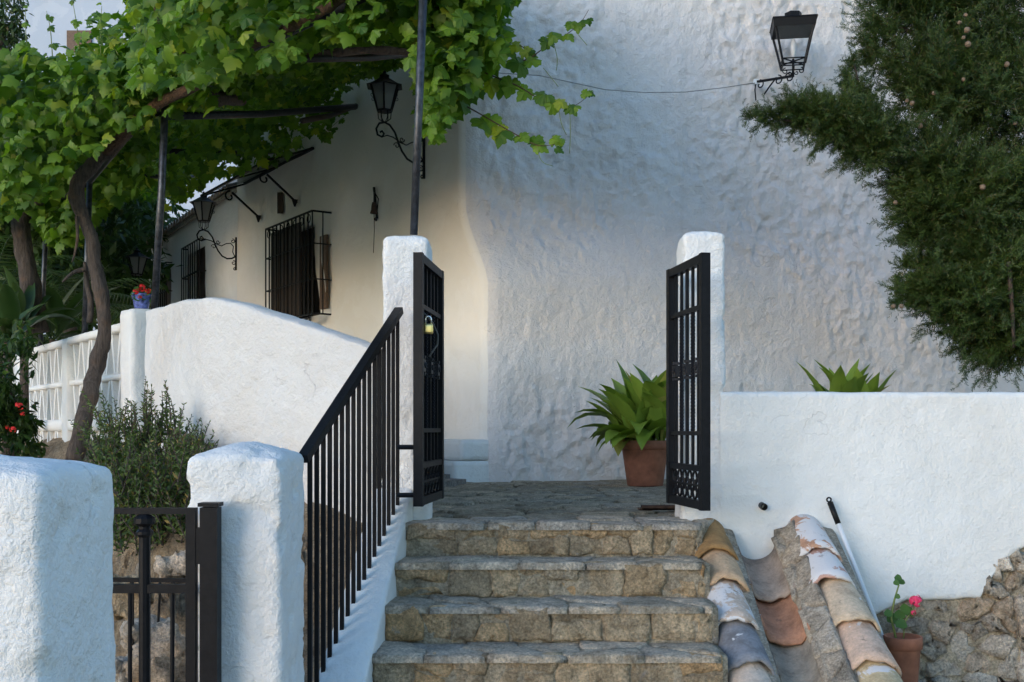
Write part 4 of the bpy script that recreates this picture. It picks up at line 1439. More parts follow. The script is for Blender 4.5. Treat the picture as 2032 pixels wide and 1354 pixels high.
o = MB().tube([fac(640, 452, 0.10), fac(639, 490, 0.10), fac(639, 520, 0.10), fac(644, 555, 0.08), fac(648, 590, 0.03)], 0.008, 6).build('hanging_cable', M['cable_white'], None, True)
tag(o, 'pale cable hanging down inside the window cage', 'cable')

# window grilles of the far wing
for w, lab in ((bw[0], 'black window grille on the far wing nearer the scroll-arm lantern'), (bw[1], 'farthest black window grille behind the second pergola pole')):
    g_ = thing('wing_grille', (B0 + UB*w[0] + V(0, 0, w[2])), lab, 'window grille', 'window grilles of the far wing')
    def bq(t, z, o):
        p = B0 + UB*t + NB*o
        return V(p.x, p.y, z)
    ta, tb_, za, zb2 = w[0]-0.03, w[1]+0.03, w[2]-0.03, w[3]+0.04
    mb = MB()
    for z in (za, za+0.45, za+0.9, zb2):
        mb.bar(bq(ta, z, 0.11), bq(tb_, z, 0.11), 0.02, 0.02).bar(bq(ta, z, 0), bq(ta, z, 0.11), 0.02, 0.02).bar(bq(tb_, z, 0), bq(tb_, z, 0.11), 0.02, 0.02)
    mb.build('frame', M['iron'], g_)
    nb = 8
    for k in range(nb+1):
        t = ta + (tb_ - ta)*k/nb
        MB().bar(bq(t, za, 0.11), bq(t, zb2, 0.11), 0.016, 0.016).build('bar', M['iron'], g_)

# iron canopy over the door
can = thing('door_canopy', fpt(5.2, 4.5), 'black iron canopy frame with two scroll braces over the facade', 'canopy')
ca, cb_, co, cz0, cz1 = 4.05, 6.5, 0.62, 4.90, 5.14
MB().bar(cq(ca, cz0, co), cq(cb_, cz0, co), 0.03, 0.03).bar(cq(ca, cz0, co), cq(ca, cz1, 0), 0.025, 0.025).bar(cq(cb_, cz0, co), cq(cb_, cz1, 0), 0.025, 0.025).bar(cq(ca, cz1, 0.01), cq(cb_, cz1, 0.01), 0.03, 0.03).bar(cq((ca+cb_)/2, cz0, co), cq((ca+cb_)/2, cz1, 0), 0.02, 0.02).build('frame', M['iron'], can)
MB().add([cq(ca, cz0+0.02, co), cq(cb_, cz0+0.02, co), cq(cb_, cz1+0.02, 0), cq(ca, cz1+0.02, 0)], [(0,1,2,3)]).build('pane', M['smoke_glass'], can)
for t in (4.54, 5.83):
    mb = MB().bar(cq(t, 4.53, 0.02), cq(t, 4.85, 0.43), 0.024, 0.024)
    mb.tube(spiral(cq(t, 4.79, 0.46), NF, V(0,0,1), 0.075, 0.02, 1.6, -4.2, 14), 0.012, 6)
    mb.frustum(0.012, -0.05, 0.045, 0.04, 6, cq(t, 4.53, 0.05))
    mb.build('brace', M['iron'], can)
o = MB().hexa([fac(550,382,0.03), fac(561,382,0.03), fac(561,382,0.0), fac(550,382,0.0), fac(550,424,0.03), fac(561,424,0.03), fac(561,424,0.0), fac(550,424,0.0)]).build('wall_plaque', M['rust'], None)
tag(o, 'narrow dark plaque on the cream facade between the canopy braces', 'plaque')

# ================================================================== tiled coping beside the stairs
cop = thing('tiled_coping', (1.35, 4.9, 0.1), 'sloping coping of old curved clay tiles beside the stone stairs', 'coping')
SL = V(0, -1, -0.567).normalized()          # down the slope
SN = V(0, -0.567, 1).normalized()           # out of the slope
def slope_z(y, z_at): return z_at - 0.567*(6.12 - y)
zL, zR, zCh = 1.163, 1.185, 0.935            # crest of the rows at the wall
# body under the tiles
for x0, x1, dz in ((1.0, 1.225, -0.085), (1.225, 1.44, -0.31), (1.44, 1.78, -0.08)):
    ya, yb = 6.14, 3.7
    za, zb = slope_z(ya, zL) + dz, slope_z(yb, zL) + dz
    lumpy('body', [(x0, yb, -0.05), (x1, yb, -0.05), (x1, ya, -0.05), (x0, ya, -0.05), (x0, yb, zb), (x1, yb, zb), (x1, ya, za), (x0, ya, za)],
          0.07, 0.02, M['mortar_pale'], cop, lambda p: 0.012*fbm(p*6, 3))
def clay_tile(c, r_low, r_up, L, up, col, name='cover_tile', skew=0.0, lift=0.050):
    """half-round tile, c = crest (or trough) point of its lower edge, L long up the slope"""
    c = Vector(c)
    nseg, nlen, th = 14, 6, 0.015
    sgn = 1 if up else -1
    rr = random.Random(int(c.y*1000) + int(c.x*777))
    v, f = [], []
    SX = V(1, skew, 0)
    ph = [rr.uniform(0, 6.28) for _ in range(3)]
    for layer in (0, 1):
        for i in range(nlen+1):
            t = i/nlen
            r = r_low + (r_up - r_low)*t - layer*th
            wobble = 0.003*math.sin(5*t + ph[0])
            ax = c - SL*(L*t) - SN*(sgn*(r_low + (r_up-r_low)*t) + lift*t)
            for j in range(nseg+1):
                a = math.pi*(0.02 + 0.96*j/nseg)
                edge = (0.009*math.sin(3.1*a + ph[1]) + 0.006*math.sin(9*a + ph[2]) + rr.uniform(-0.004, 0.004)) if i == 0 else 0
                v.append(ax + SX*(math.cos(a)*r*1.02) + SN*(sgn*math.sin(a)*(r + wobble)) + SL*edge - c)
    n1 = (nlen+1)*(nseg+1)
    W = nseg+1
    for i in range(nlen):
        for j in range(nseg):
            a0 = i*W+j
            f.append((a0, a0+1, a0+W+1, a0+W)); f.append((n1+a0, n1+a0+W, n1+a0+W+1, n1+a0+1))
    for j in range(nseg):
        f.append((j, n1+j, n1+j+1, j+1)); b = nlen*W+j
        f.append((b, b+1, n1+b+1, n1+b))
    for i in range(nlen):
        for j in (0, nseg):
            a0 = i*W+j
            f.append((a0, a0+W, n1+a0+W, n1+a0))
    me = mesh_from(name, v, f, M['tile'], True)
    o = link_mesh(name, me, cop, c - wloc(cop))
    o.color = col
    return o
rt = random.Random(3)
left_cols = [(0.324, 0.189, 0.077, 0.12), (0.552, 0.378, 0.237, 0.17), (0.552, 0.439, 0.358, 0.74), (0.24, 0.244, 0.269, 0.22), (0.62, 0.5, 0.41, 0.32), (0.54, 0.403, 0.294, 0.22), (0.48, 0.366, 0.256, 0.32), (0.504, 0.39, 0.282, 0.32)]
right_cols = [(0.54, 0.305, 0.198, 0.87), (0.48, 0.293, 0.243, 0.9), (0.6, 0.464, 0.333, 0.17), (0.62, 0.439, 0.333, 0.27), (0.62, 0.488, 0.301, 0.37), (0.6, 0.464, 0.32, 0.22), (0.576, 0.439, 0.32, 0.32), (0.54, 0.403, 0.282, 0.32)]
chan_cols = [(0.36, 0.287, 0.237, 0.05), (0.408, 0.207, 0.128, 0.2), (0.324, 0.281, 0.23, 0.1), (0.324, 0.256, 0.211, 0.15), (0.36, 0.268, 0.205, 0.05), (0.36, 0.268, 0.205, 0.05), (0.36, 0.244, 0.192, 0.05), (0.36, 0.244, 0.192, 0.05)]
yl = [5.80, 5.577, 5.30, 5.04, 4.78, 4.52, 4.26, 4.0]
yr = [5.78, 5.56, 5.28, 5.02, 4.76, 4.5, 4.24, 3.98]
yc = [5.72, 5.42, 5.13, 4.86, 4.60, 4.34, 4.08, 3.85]
for k in range(8):
    Lk = 0.40
    clay_tile((1.085 + rt.uniform(-0.01, 0.01), yl[k], slope_z(yl[k], zL)), 0.120, 0.098, Lk if k else 0.37, True, left_cols[k], 'cover_tile', rt.uniform(-0.05, 0.05))
    clay_tile((1.615 + 0.014*k + rt.uniform(-0.008, 0.008), yr[k], slope_z(yr[k], zR)), 0.125, 0.100, Lk if k else 0.39, True, right_cols[k], 'cover_tile', rt.uniform(-0.05, 0.05))
    clay_tile((1.335, yc[k], slope_z(yc[k], zCh)), 0.118, 0.112, 0.42, False, chan_cols[k], 'channel_tile')
# stones bedded between the channel and the right row
for c in voronoi([(0.0, 0.0), (0.16, 0.0), (0.16, 2.4), (0.0, 2.4)], jgrid(0, 0.16, 0, 2.4, 0.12, 0.17, 0.28, rs)):
    O = V(1.425, 6.08, slope_z(6.08, zCh) + 0.085)
    uu = V(0.13, 0, 0.115).normalized()
    stone_piece('bedding_stone', c, O, uu, SL, uu.cross(-SL).normalized() if uu.cross(-SL).z > 0 else uu.cross(SL).normalized(), rs.uniform(0.012, 0.022), 0.010, 0.04, 0.007, M['infill'], cop, rs, 0.006, 0.06)

# drain pipe stub in the low wall
dp = at(1511, 1003, POST_Y)
o = MB().tube([dp + V(0, 0.05, 0.004), dp + V(0.004, -0.05, -0.006)], [0.019, 0.019], 14, False).tube([dp + V(0, 0.05, 0.004), dp + V(0.004, -0.048, -0.006)], [0.014, 0.014], 14, False).build('drain_pipe', M['black_plastic'], None, True)
tag(o, 'short black drain pipe stub poking from the low white wall', 'pipe')
# broom handle leaning behind the tiles
h0, h1 = at(1645, 992, POST_Y-0.05), at(1712, 1165, POST_Y-0.20)
h2 = h1 + (h1 - h0)*1.15
bh = thing('broom_handle', h2, 'white broom handle with a black grip leaning on the low wall', 'broom')
d_ = (h1 - h0).normalized()
MB().tube([h0 + d_*0.13, h2], 0.0125, 10).build('handle', M['white_plastic'], bh, True)
mb = MB().tube([h0 + d_*0.015, h0 + d_*0.14], [0.016, 0.015], 10)
mb.tube(spiral(h0, V(1,0,0), V(0,0,1), 0.012, 0.012, 0, 6.28, 10), 0.005, 6)
mb.build('grip', M['black_plastic'], bh, True)
MB().box(h2 + V(0, 0, -0.02), (0.26, 0.07, 0.05)).box(h2 + V(0, 0, -0.09), (0.27, 0.08, 0.09)).build('brush_head', M['black_plastic'], bh)
# rusty threshold iron on the landing
p = at(1305, 1014, 6.78); 
o = MB().box((p.x + 0.02, 6.78, LAND + 0.022), (0.24, 0.06, 0.028)).box((p.x + 0.02, 6.80, LAND + 0.012), (0.27, 0.10, 0.012)).build('threshold_iron', M['rust'], None)
tag(o, 'small rusty iron bar lying on the landing by the right gate', 'iron bar')

# ================================================================== potted plants
def blade(base, az, elev, L, w, arch, fold=0.25, n=7):
    """one strap leaf on a short stalk"""
    h = V(math.cos(az), math.sin(az), 0)
    side = V(-math.sin(az), math.cos(az), 0)
    p = Vector(base)
    v, f = [], []
    e = elev
    ds = L/n
    for i in range(n+1):
        t = i/n
        wd = w*(math.sin(math.pi*min(1, max(0.0, (t-0.12)/0.88))**0.85) if t > 0.12 else 0.06) + 0.004*(1-t)
        d = h*math.cos(e) + V(0,0,1)*math.sin(e)
        nr = side.cross(d).normalized()
        if nr.z < 0: nr = -nr
        v += [p - side*wd/2 + nr*wd*fold*0.5, p.copy(), p + side*wd/2 + nr*wd*fold*0.5]
        p = p + d*ds
        e -= arch/n*(0.35 + 1.3*t)
    for i in range(n):
        a = i*3
        f += [(a, a+1, a+4, a+3), (a+1, a+2, a+5, a+4)]
    return v, f
def strap_plant(root, base, nleaf, Lr, wr, rnd, spread=0.10, erange=(0.5, 1.5), mat='plant'):
    for k in range(nleaf):
        az = rnd.uniform(0, 2*math.pi)
        el = rnd.uniform(*erange)
        L = rnd.uniform(*Lr)*(0.82 if el < 0.8 else 1.0)
        b = Vector(base) + V(rnd.uniform(-spread, spread), rnd.uniform(-spread, spread), 0)
        v, f = blade(b, az, el, L, rnd.uniform(*wr), rnd.uniform(0.9, 2.2)*(1.2 if el < 0.9 else 0.55), 0.4)
        me = mesh_from('leaf', [q - b for q in v], f, M[mat], True)
        link_mesh('leaf', me, root, b - wloc(root))
def pot(parent, c, r, h, mat='terracotta'):
    MB().lathe([(0.0, 0.005), (r*0.66, 0.0), (r*0.70, 0.01), (r*0.90, h*0.80), (r*0.92, h*0.81), (r*1.0, h*0.82), (r*1.02, h*0.99), (r*0.99, h), (r*0.90, h), (r*0.87, h*0.88), (0.0, h*0.86)], 32, c).build('pot', M[mat], parent, True)
    MB().lathe([(r*0.86, h*0.885), (r*0.4, h*0.90), (0.0, h*0.905)], 20, c).build('soil', M['soil'], parent)
rp = random.Random(21)
yP = 9.75
pc_ = at(1280, 0, yP)
asp = thing('potted_plant', (pc_.x, yP, LAND), 'leafy green strap-leaf plant in a terracotta pot against the rough wall', 'potted plant')
pot(asp, V(pc_.x, yP, LAND+0.002), 0.225, 0.40)
strap_plant(asp, (pc_.x, yP, LAND+0.37), 96, (0.46, 0.80), (0.16, 0.23), rp, 0.16, (0.35, 1.54))
y2 = 8.2
p2_ = at(1680, 0, y2)
asp2 = thing('potted_plant', (p2_.x, y2, LAND), 'strap-leaf plant whose tips show above the low white wall', 'potted plant')
pot(asp2, V(p2_.x, y2, LAND+0.002), 0.20, 0.36)
strap_plant(asp2, (p2_.x, y2, LAND+0.33), 26, (0.50, 0.78), (0.14, 0.18), rp, 0.10, (1.15, 1.52))

def flower_head(parent, c, r, n, mat, rnd):
    mb = MB()
    for k in range(n):
        d = V(rnd.gauss(0, 1), rnd.gauss(0, 1), rnd.gauss(0.3, 1)).normalized()
        p = Vector(c) + d*r*rnd.uniform(0.5, 1)
        s = d.cross(V(0.3, 0.2, 0.9)).normalized()*r*0.42
        t = d.cross(s).normalized()*r*0.42
        mb.add([p-s, p-t*0.9, p+s, p+t*0.9, p+d*r*0.10], [(0,1,4), (1,2,4), (2,3,4), (3,0,4)])
    return mb.build('flower', M[mat], parent)
def round_leaf(parent, c, r, nrm, rnd, mat='geranium'):
    n = Vector(nrm).normalized()
    s = n.cross(V(0.2, 0.5, 0.8)).normalized()
    t = n.cross(s)
    v = [V(0,0,0)]
    for j in range(9):
        a = 2*math.pi*j/9
        rr = r*(1 + 0.12*math.sin(3*a))
        v.append(s*math.cos(a)*rr + t*math.sin(a)*rr + n*r*0.25)
    me = mesh_from('leaf', v, [(0, 1+j, 1+(j+1) % 9) for j in range(9)], M[mat], True)
    return link_mesh('leaf', me, parent, Vector(c) - wloc(parent))
# pink geranium beside the coping
yg = 5.72
gp_ = at(1792, 0, yg)
ger = thing('potted_geranium', (gp_.x, yg, 0.2), 'pink geranium in a small terracotta pot below the low white wall', 'potted plant')
pot(ger, V(gp_.x, yg, 0.2), 0.095, at(0, 1262, yg).z - 0.2)
zr_ = at(0, 1268, yg).z
st = [V(gp_.x-0.03, yg, zr_-0.03), at(1768, 1225, yg), at(1775, 1190, yg), at(1784, 1160, yg)]
MB().tube(st, [0.006, 0.006, 0.005, 0.004], 6).build('stem', M['shoot'], ger, True)
MB().tube([V(gp_.x, yg, zr_-0.03), at(1795, 1235, yg), at(1815, 1205, yg), at(1816, 1195, yg)], 0.0035, 6).build('stem', M['shoot'], ger, True)
for px, py, r_ in ((1782, 1148, 0.020), (1789, 1156, 0.018), (1778, 1157, 0.016), (1781, 1184, 0.014), (1795, 1210, 0.03), (1770, 1228, 0.03), (1785, 1222, 0.03), (1803, 1215, 0.028), (1762, 1218, 0.022), (1788, 1240, 0.03)):
    round_leaf(ger, at(px, py, yg + rp.uniform(-0.04, 0.04)), r_, (rp.uniform(-.6, .6), -0.7, rp.uniform(.2, .8)), rp)
flower_head(ger, at(1817, 1193, yg-0.02), 0.034, 30, 'pink', rp)
flower_head(ger, at(1812, 1216, yg-0.02), 0.018, 12, 'pink', rp)
# red geranium in a blue pot on the terrace wall
rg0 = lp(0.10, topz + 0.075, 0.0)
rgb = at(281, 612, 9.5)
rgo = thing('potted_geranium', (rgb.x, rgb.y, topz + 0.06), 'red geranium in a blue and white pot on the terrace wall', 'potted plant')
pot(rgo, V(rgb.x, rgb.y, at(0, 614, 9.5).z), 0.085, 0.13, 'blue_pot')
for k in range(26):
    round_leaf(rgo, at(281 + rp.uniform(-16, 22), 585 + rp.uniform(-10, 14), 9.5 + rp.uniform(-0.08, 0.08)), rp.uniform(0.02, 0.035), (rp.uniform(-1, 1), -0.8, rp.uniform(0, 1)), rp)
for px, py, r_ in ((282, 572, 0.036), (270, 580, 0.030), (294, 578, 0.026), (278, 590, 0.018)):
    flower_head(rgo, at(px, py, 9.42), r_, 22, 'red', rp)

# ================================================================== foliage clouds
def unit_rows(a):
    return a/np.maximum(np.linalg.norm(a, axis=1)[:, None], 1e-9)
def leaf_cloud(name, pos, nrm, tip, size, base_v, base_f, mat, parent, stuff=True):
    """many leaves in one mesh: position, facing, tip direction, size per leaf"""
    nrm = unit_rows(nrm)
    tip = unit_rows(tip - (tip*nrm).sum(1)[:, None]*nrm)
    sd = np.cross(tip, nrm)
    bv = np.array(base_v, float)
    P = (pos[:, None, :] + size[:, None, None]*(bv[None, :, 0:1]*sd[:, None, :] + bv[None, :, 1:2]*tip[:, None, :] + bv[None, :, 2:3]*nrm[:, None, :]))
    n, m = P.shape[:2]
    off = np.array(wloc(parent)) if parent is not None else np.zeros(3)
    P = P.reshape(-1, 3) - off
    bf = np.array(base_f)
    faces = (bf[None] + (np.arange(n)*m)[:, None, None]).reshape(-1, bf.shape[1])
    me = bpy.data.meshes.new(name)
    k = bf.shape[1]
    me.vertices.add(len(P)); me.vertices.foreach_set('co', P.ravel())
    me.loops.add(faces.size); me.loops.foreach_set('vertex_index', faces.ravel().astype(np.int32))
    me.polygons.add(len(faces)); me.polygons.foreach_set('loop_start', np.arange(0, faces.size, k, dtype=np.int32))
    me.materials.append(mat)
    me.update(calc_edges=True); me.validate()
    o = link_mesh(name, me, parent)
    if stuff: o['kind'] = 'stuff'
    return o

# grape leaf: five toothed lobes, folded along the ribs
half = [(0.0, 0.02), (0.10, -0.16), (0.26, -0.19), (0.34, -0.06), (0.40, -0.08), (0.55, 0.04), (0.49, 0.14), (0.58, 0.26), (0.63, 0.44), (0.47, 0.45), (0.34, 0.46), (0.40, 0.60), (0.30, 0.70), (0.20, 0.76), (0.17, 0.90), (0.0, 1.06)]
def grape_leaf(curl, fold):
    pts = half + [(-x, y) for x, y in reversed(half[1:-1])]
    v = []
    for x, y in pts:
        v.append((x, y - 0.1, -fold*abs(x) - curl*(y-0.3)**2 + 0.06*math.sin(9*y + 5*x)))
    v.append((0, 0.28, 0.06))
    n = len(pts)
    return v, [(k, (k+1) % n, n) for k in range(n)]
def grape_leaf_low(curl, fold):
    hp = [(0.0, 0.02), (0.22, -0.18), (0.34, -0.06), (0.55, 0.06), (0.50, 0.16), (0.62, 0.43), (0.34, 0.46), (0.36, 0.66), (0.18, 0.78), (0.0, 1.05)]
    pts = hp + [(-x, y) for x, y in reversed(hp[1:-1])]
    v = [(x, y - 0.1, -fold*abs(x) - curl*(y-0.3)**2) for x, y in pts] + [(0, 0.28, 0.05)]
    n = len(pts)
    return v, [(k, (k+1) % n, n) for k in range(n)]

def leaf_dirs(n, bias=(-0.25, -0.75, 0.45), jit=0.75):
    nr = RNG.normal(size=(n, 3))*jit + np.array(bias)
    tp_ = RNG.normal(size=(n, 3))*0.55 + np.array([0.0, -0.25, -0.9])
    return unit_rows(nr), tp_

# ---- grape vine over the pergola
vine = thing('grape_vine', at(165, 890, 9.5), 'old grape vine with a twisted trunk covering the pergola with leaves', 'vine')
def px_path(pts): return [at(*p) for p in pts]
def bez(pts, n=6):
    pts = [Vector(p) for p in pts]
    out = []
    for i in range(len(pts)-1):
        p0 = pts[max(i-1, 0)]; p1 = pts[i]; p2 = pts[i+1]; p3 = pts[min(i+2, len(pts)-1)]
        for k in range(n):
            t = k/n
            out.append(0.5*((2*p1) + (p2-p0)*t + (2*p0-5*p1+4*p2-p3)*t*t + (3*p1-p0-3*p2+p3)*t**3))
    out.append(pts[-1])
    return out
def limb(pts, r, name, mat, parent, n=10, knots=0.12):
    path = bez(pts)
    m = len(path)
    rk = [np.interp(i/(m-1), np.linspace(0, 1, len(r)), r) for i in range(m)]
    mb = MB().tube(path, [float(x) for x in rk], n)
    P = np.array([list(v) for v in mb.v])
    cen = np.repeat(np.array([list(p) for p in path]), n, axis=0)
    d = P - cen
    k = 1 + knots*3*fbm(P*np.array([9, 9, 3]), 3) + knots*1.5*fbm(P*np.array([30, 30, 5]), 2)
    mb.v = [Vector(x) for x in cen + d*k[:, None]]
    return mb.build(name, mat, parent, True)
yT = 9.45
limb(px_path([(150, 915, yT-0.35), (165, 840, yT-0.25), (182, 770, yT-0.1), (195, 715, yT), (207, 660, yT), (204, 600, yT), (190, 540, yT), (183, 480, yT), (166, 430, yT), (150, 385, yT), (165, 345, yT), (200, 312, yT), (235, 285, yT), (270, 240, yT), (330, 200, yT-0.1)]),
     [0.075, 0.068, 0.062, 0.062, 0.060, 0.058, 0.054, 0.052, 0.052, 0.064, 0.062, 0.058, 0.052, 0.045, 0.04], 'trunk', M['bark'], vine, 16, 0.20)
limb(px_path([(178, 640, yT), (180, 600, yT+0.03), (172, 560, yT+0.05), (168, 520, yT+0.05)]), [0.03, 0.028, 0.022, 0.012], 'trunk_strand', M['bark'], vine, 8)
limb(px_path([(168, 535, yT), (148, 540, yT-0.05), (132, 552, yT-0.1), (124, 560, yT-0.1)]), [0.022, 0.018, 0.014, 0.007], 'dead_spur', M['bark'], vine, 7)
limb(px_path([(152, 430, yT-0.05), (154, 470, yT-0.1), (148, 505, yT-0.1), (143, 520, yT-0.1)]), [0.016, 0.012, 0.010, 0.005], 'bark_strip', M['bark'], vine, 6)
limb(px_path([(210, 300, 9.4), (300, 215, 9.0), (400, 165, 8.4), (480, 100, 7.8), (560, 60, 7.2), (640, 20, 6.8), (720, -30, 6.5)]), [0.05, 0.045, 0.038, 0.036, 0.034, 0.030, 0.026], 'cane', M['cane'], vine, 9)
limb(px_path([(270, 245, 9.4), (340, 205, 9.9), (430, 195, 10.6), (480, 200, 11.5)]), [0.07, 0.08, 0.075, 0.05], 'cane', M['bark'], vine, 9)
limb(px_path([(560, 110, 8.5), (660, 105, 8.8), (760, 100, 9.2), (850, 110, 9.6)]), [0.025, 0.032, 0.032, 0.025], 'cane', M['cane'], vine, 8)
limb(px_path([(300, 0, 7.6), (320, 55, 7.6), (350, 90, 7.7), (400, 130, 8.0)]), [0.012, 0.014, 0.014, 0.012], 'cane', M['cane'], vine, 6)

LV, LF = grape_leaf_low(0.35, 0.25)
# plan outline of the roof of leaves
out_line = [(-0.45, 5.9), (-2.3, 7.9), (-3.3, 9.2), (-5.9, 13.0), (-9.0, 17.6)]
in_line = [(0.05, 9.8), (-0.85, 11.2), (-2.4, 13.5), (-4.3, 16.4), (-6.6, 20.0)]
def canopy_pts(n, v0=0.0, v1=1.0):
    t = RNG.uniform(0, 1, n)**1.25
    s = RNG.uniform(0, 1, n)
    ol, il = np.array(out_line), np.array(in_line)
    k = np.linspace(0, 1, len(ol))
    O = np.stack([np.interp(t, k, ol[:, 0]), np.interp(t, k, ol[:, 1])], 1)
    I = np.stack([np.interp(t, k, il[:, 0]), np.interp(t, k, il[:, 1])], 1)
    XY = O + (I - O)*s[:, None]
    return XY, t, s
def canopy_floor(XY, s):
    y = XY[:, 1]
    zo = 4.12 + 0.03*(y - 6)
    zi = 5.38 + 0.03*(y - 10)
    return zo + (zi - zo)*s**0.7 + 0.14*fbm(np.stack([XY[:, 0]*0.8, y*0.8, y*0], 1), 3)
# roof of leaves
n = 21000
XY, t, s = canopy_pts(n)
Z = canopy_floor(XY, s) + RNG.uniform(0, 1, n)**1.2*(0.7 + 0.35*(1 - s)) 
pos = np.stack([XY[:, 0], XY[:, 1], Z], 1)
nr = RNG.normal(size=(n, 3))*0.6 + np.array([-0.2, -0.35, 0.7])
tp_ = RNG.normal(size=(n, 3))*0.7 + np.array([-0.2, -0.3, -0.5])
leaf_cloud('foliage', pos, nr, tp_, RNG.uniform(0.075, 0.130, n), LV, LF, M['vine'], vine)
# leaves hanging over the outer edge towards the camera and the left
big_pos, big_n, big_t, big_s = [], [], [], []
def hang(n, xr, yr_, dr, size, keepbig=0, bias=(-0.25, -0.8, 0.4), jit=0.6, shape=None):
    px = RNG.uniform(xr[0], xr[1], n); py = RNG.uniform(yr_[0], yr_[1], n); d = RNG.uniform(dr[0], dr[1], n)
    if shape is not None:
        ok = shape(px, py)
        px, py, d = px[ok], py[ok], d[ok]
    p = np.stack([(px - CX)*d/F, d, EYE + (HY - py)*d/F], 1)
    nr, tp_ = leaf_dirs(len(p), bias, jit)
    sz = RNG.uniform(size[0], size[1], len(p))
    if keepbig:
        o = np.argsort(d)[:keepbig]
        big_pos.append(p[o]); big_n.append(nr[o]); big_t.append(tp_[o]); big_s.append(sz[o])
        m = np.ones(len(p), bool); m[o] = False
        p, nr, tp_, sz = p[m], nr[m], tp_[m], sz[m]
    return p, nr, tp_, sz
parts = []
def left_edge(px, py):
    top = np.interp(px, [-80, 30, 90, 150, 230, 270, 300, 420], [90, 95, 105, 115, 120, 85, 20, -30])
    top = top + 16*fbm(np.stack([px/28, py*0, py*0+1], 1), 2)
    bot = np.interp(px, [-80, 0, 60, 130, 160, 200, 260, 330, 400], [420, 400, 395, 350, 300, 300, 250, 235, 215])
    return (py > top) & (py < bot)
parts.append(hang(4900, (-80, 420), (-20, 450), (8.7, 10.8), (0.08, 0.13), 85, shape=left_edge))
def upper(px, py):
    bot = np.interp(px, [280, 420, 560, 660, 720, 800, 850, 900, 960, 1010], [170, 155, 120, 95, 70, 55, 235, 235, 140, 40])
    bot = bot + 30*fbm(np.stack([px/35, py*0, py*0+4], 1), 2)
    return py < bot
parts.append(hang(2800, (260, 960), (-140, 280), (6.5, 8.6), (0.072, 0.118), 110, shape=upper))
def drape(px, py):
    lo = np.interp(px, [830, 850, 880, 905, 930, 960, 1000, 1040], [215, 262, 235, 215, 190, 150, 100, 20])
    lo = lo + 34*fbm(np.stack([px/26, py*0, py*0+9], 1), 2)
    return py < lo
parts.append(hang(1300, (832, 1000), (-120, 300), (6.7, 7.9), (0.085, 0.135), 45, shape=drape))
# inner hanging fringe along the facade
def fringe(px, py):
    lo = np.interp(px, [330, 440, 520, 590, 640, 680, 700], [410, 348, 322, 292, 270, 225, 185])
    return (py < lo + 18*fbm(np.stack([px/22, py*0, py*0+6], 1), 2)) & (py > lo - 130)
parts.append(hang(2400, (330, 702), (80, 440), (12.5, 15.5), (0.09, 0.14), 0, shape=fringe))
p, a, b, c = [np.concatenate(q) for q in zip(*parts)]
leaf_cloud('foliage', p, a, b, c, LV, LF, M['vine'], vine)

# long shoots with single leaves along them
shoots = [
    ([(930, 110, 7.2), (985, 120, 7.1), (1040, 120, 7.0), (1085, 92, 6.95), (1125, 68, 6.9), (1152, 45, 6.9), (1168, 20, 6.9)], 13),
    ([(930, 130, 7.2), (975, 150, 7.1), (1030, 172, 7.0), (1075, 200, 6.95), (1110, 208, 6.9), (1140, 210, 6.9), (1178, 182, 6.9)], 14),
    ([(905, 200, 7.2), (945, 222, 7.1), (985, 245, 7.0), (1020, 265, 6.95), (1065, 288, 6.9), (1098, 287, 6.9), (1118, 278, 6.9)], 12),
    ([(950, 60, 7.2), (985, 80, 7.1), (1030, 90, 7.0), (1065, 112, 7.0)], 9),
    ([(950, 20, 7.2), (980, 40, 7.1), (990, 70, 7.0)], 6),
    ([(860, 215, 7.1), (868, 250, 7.0), (866, 285, 7.0)], 7),
    ([(60, 140, 9.2), (52, 80, 9.2), (50, 10, 9.2)], 5),
    ([(105, 130, 9.3), (100, 60, 9.3), (92, 22, 9.3)], 5),
    ([(160, 120, 9.3), (152, 50, 9.2), (142, -10, 9.2)], 7),
    ([(200, 110, 9.3), (200, 50, 9.2), (202, 12, 9.2)], 5),
    ([(235, 110, 9.2), (215, 70, 9.2), (205, 48, 9.2)], 5),
    ([(275, 110, 8.9), (265, 50, 8.8), (255, 0, 8.8)], 7),
    ([(640, 270, 12.6), (655, 255, 12.6), (690, 225, 12.7)], 6)]
rl = random.Random(8)
for pts_, nl in shoots:
    path = bez(px_path(pts_), 5)
    m = len(path)
    MB().tube(path, [0.0055 - 0.004*i/m for i in range(m)], 5).build('shoot', M['cane'] if nl > 8 else M['shoot'], vine, True)
    for k in range(nl):
        f = (k + 0.4)/nl
        q = path[min(m-1, int(f*m))]
        sz = 0.140*(1 - 0.72*f**1.6)*rl.uniform(0.85, 1.1)
        if pts_[0][1] < 145 and pts_[0][0] < 300: sz *= 0.72
        big_pos.append(np.array([[q.x + rl.uniform(-.02, .02), q.y + rl.uniform(-0.05, 0.02), q.z + rl.uniform(-0.045, 0.045)]]))
        nn = np.array([[rl.uniform(-.5, .3), -0.8, rl.uniform(-.1, .7)]])
        big_n.append(nn); big_t.append(np.array([[rl.uniform(-.7, .8), -0.2, rl.uniform(-1.0, 0.1)]])); big_s.append(np.array([sz]))
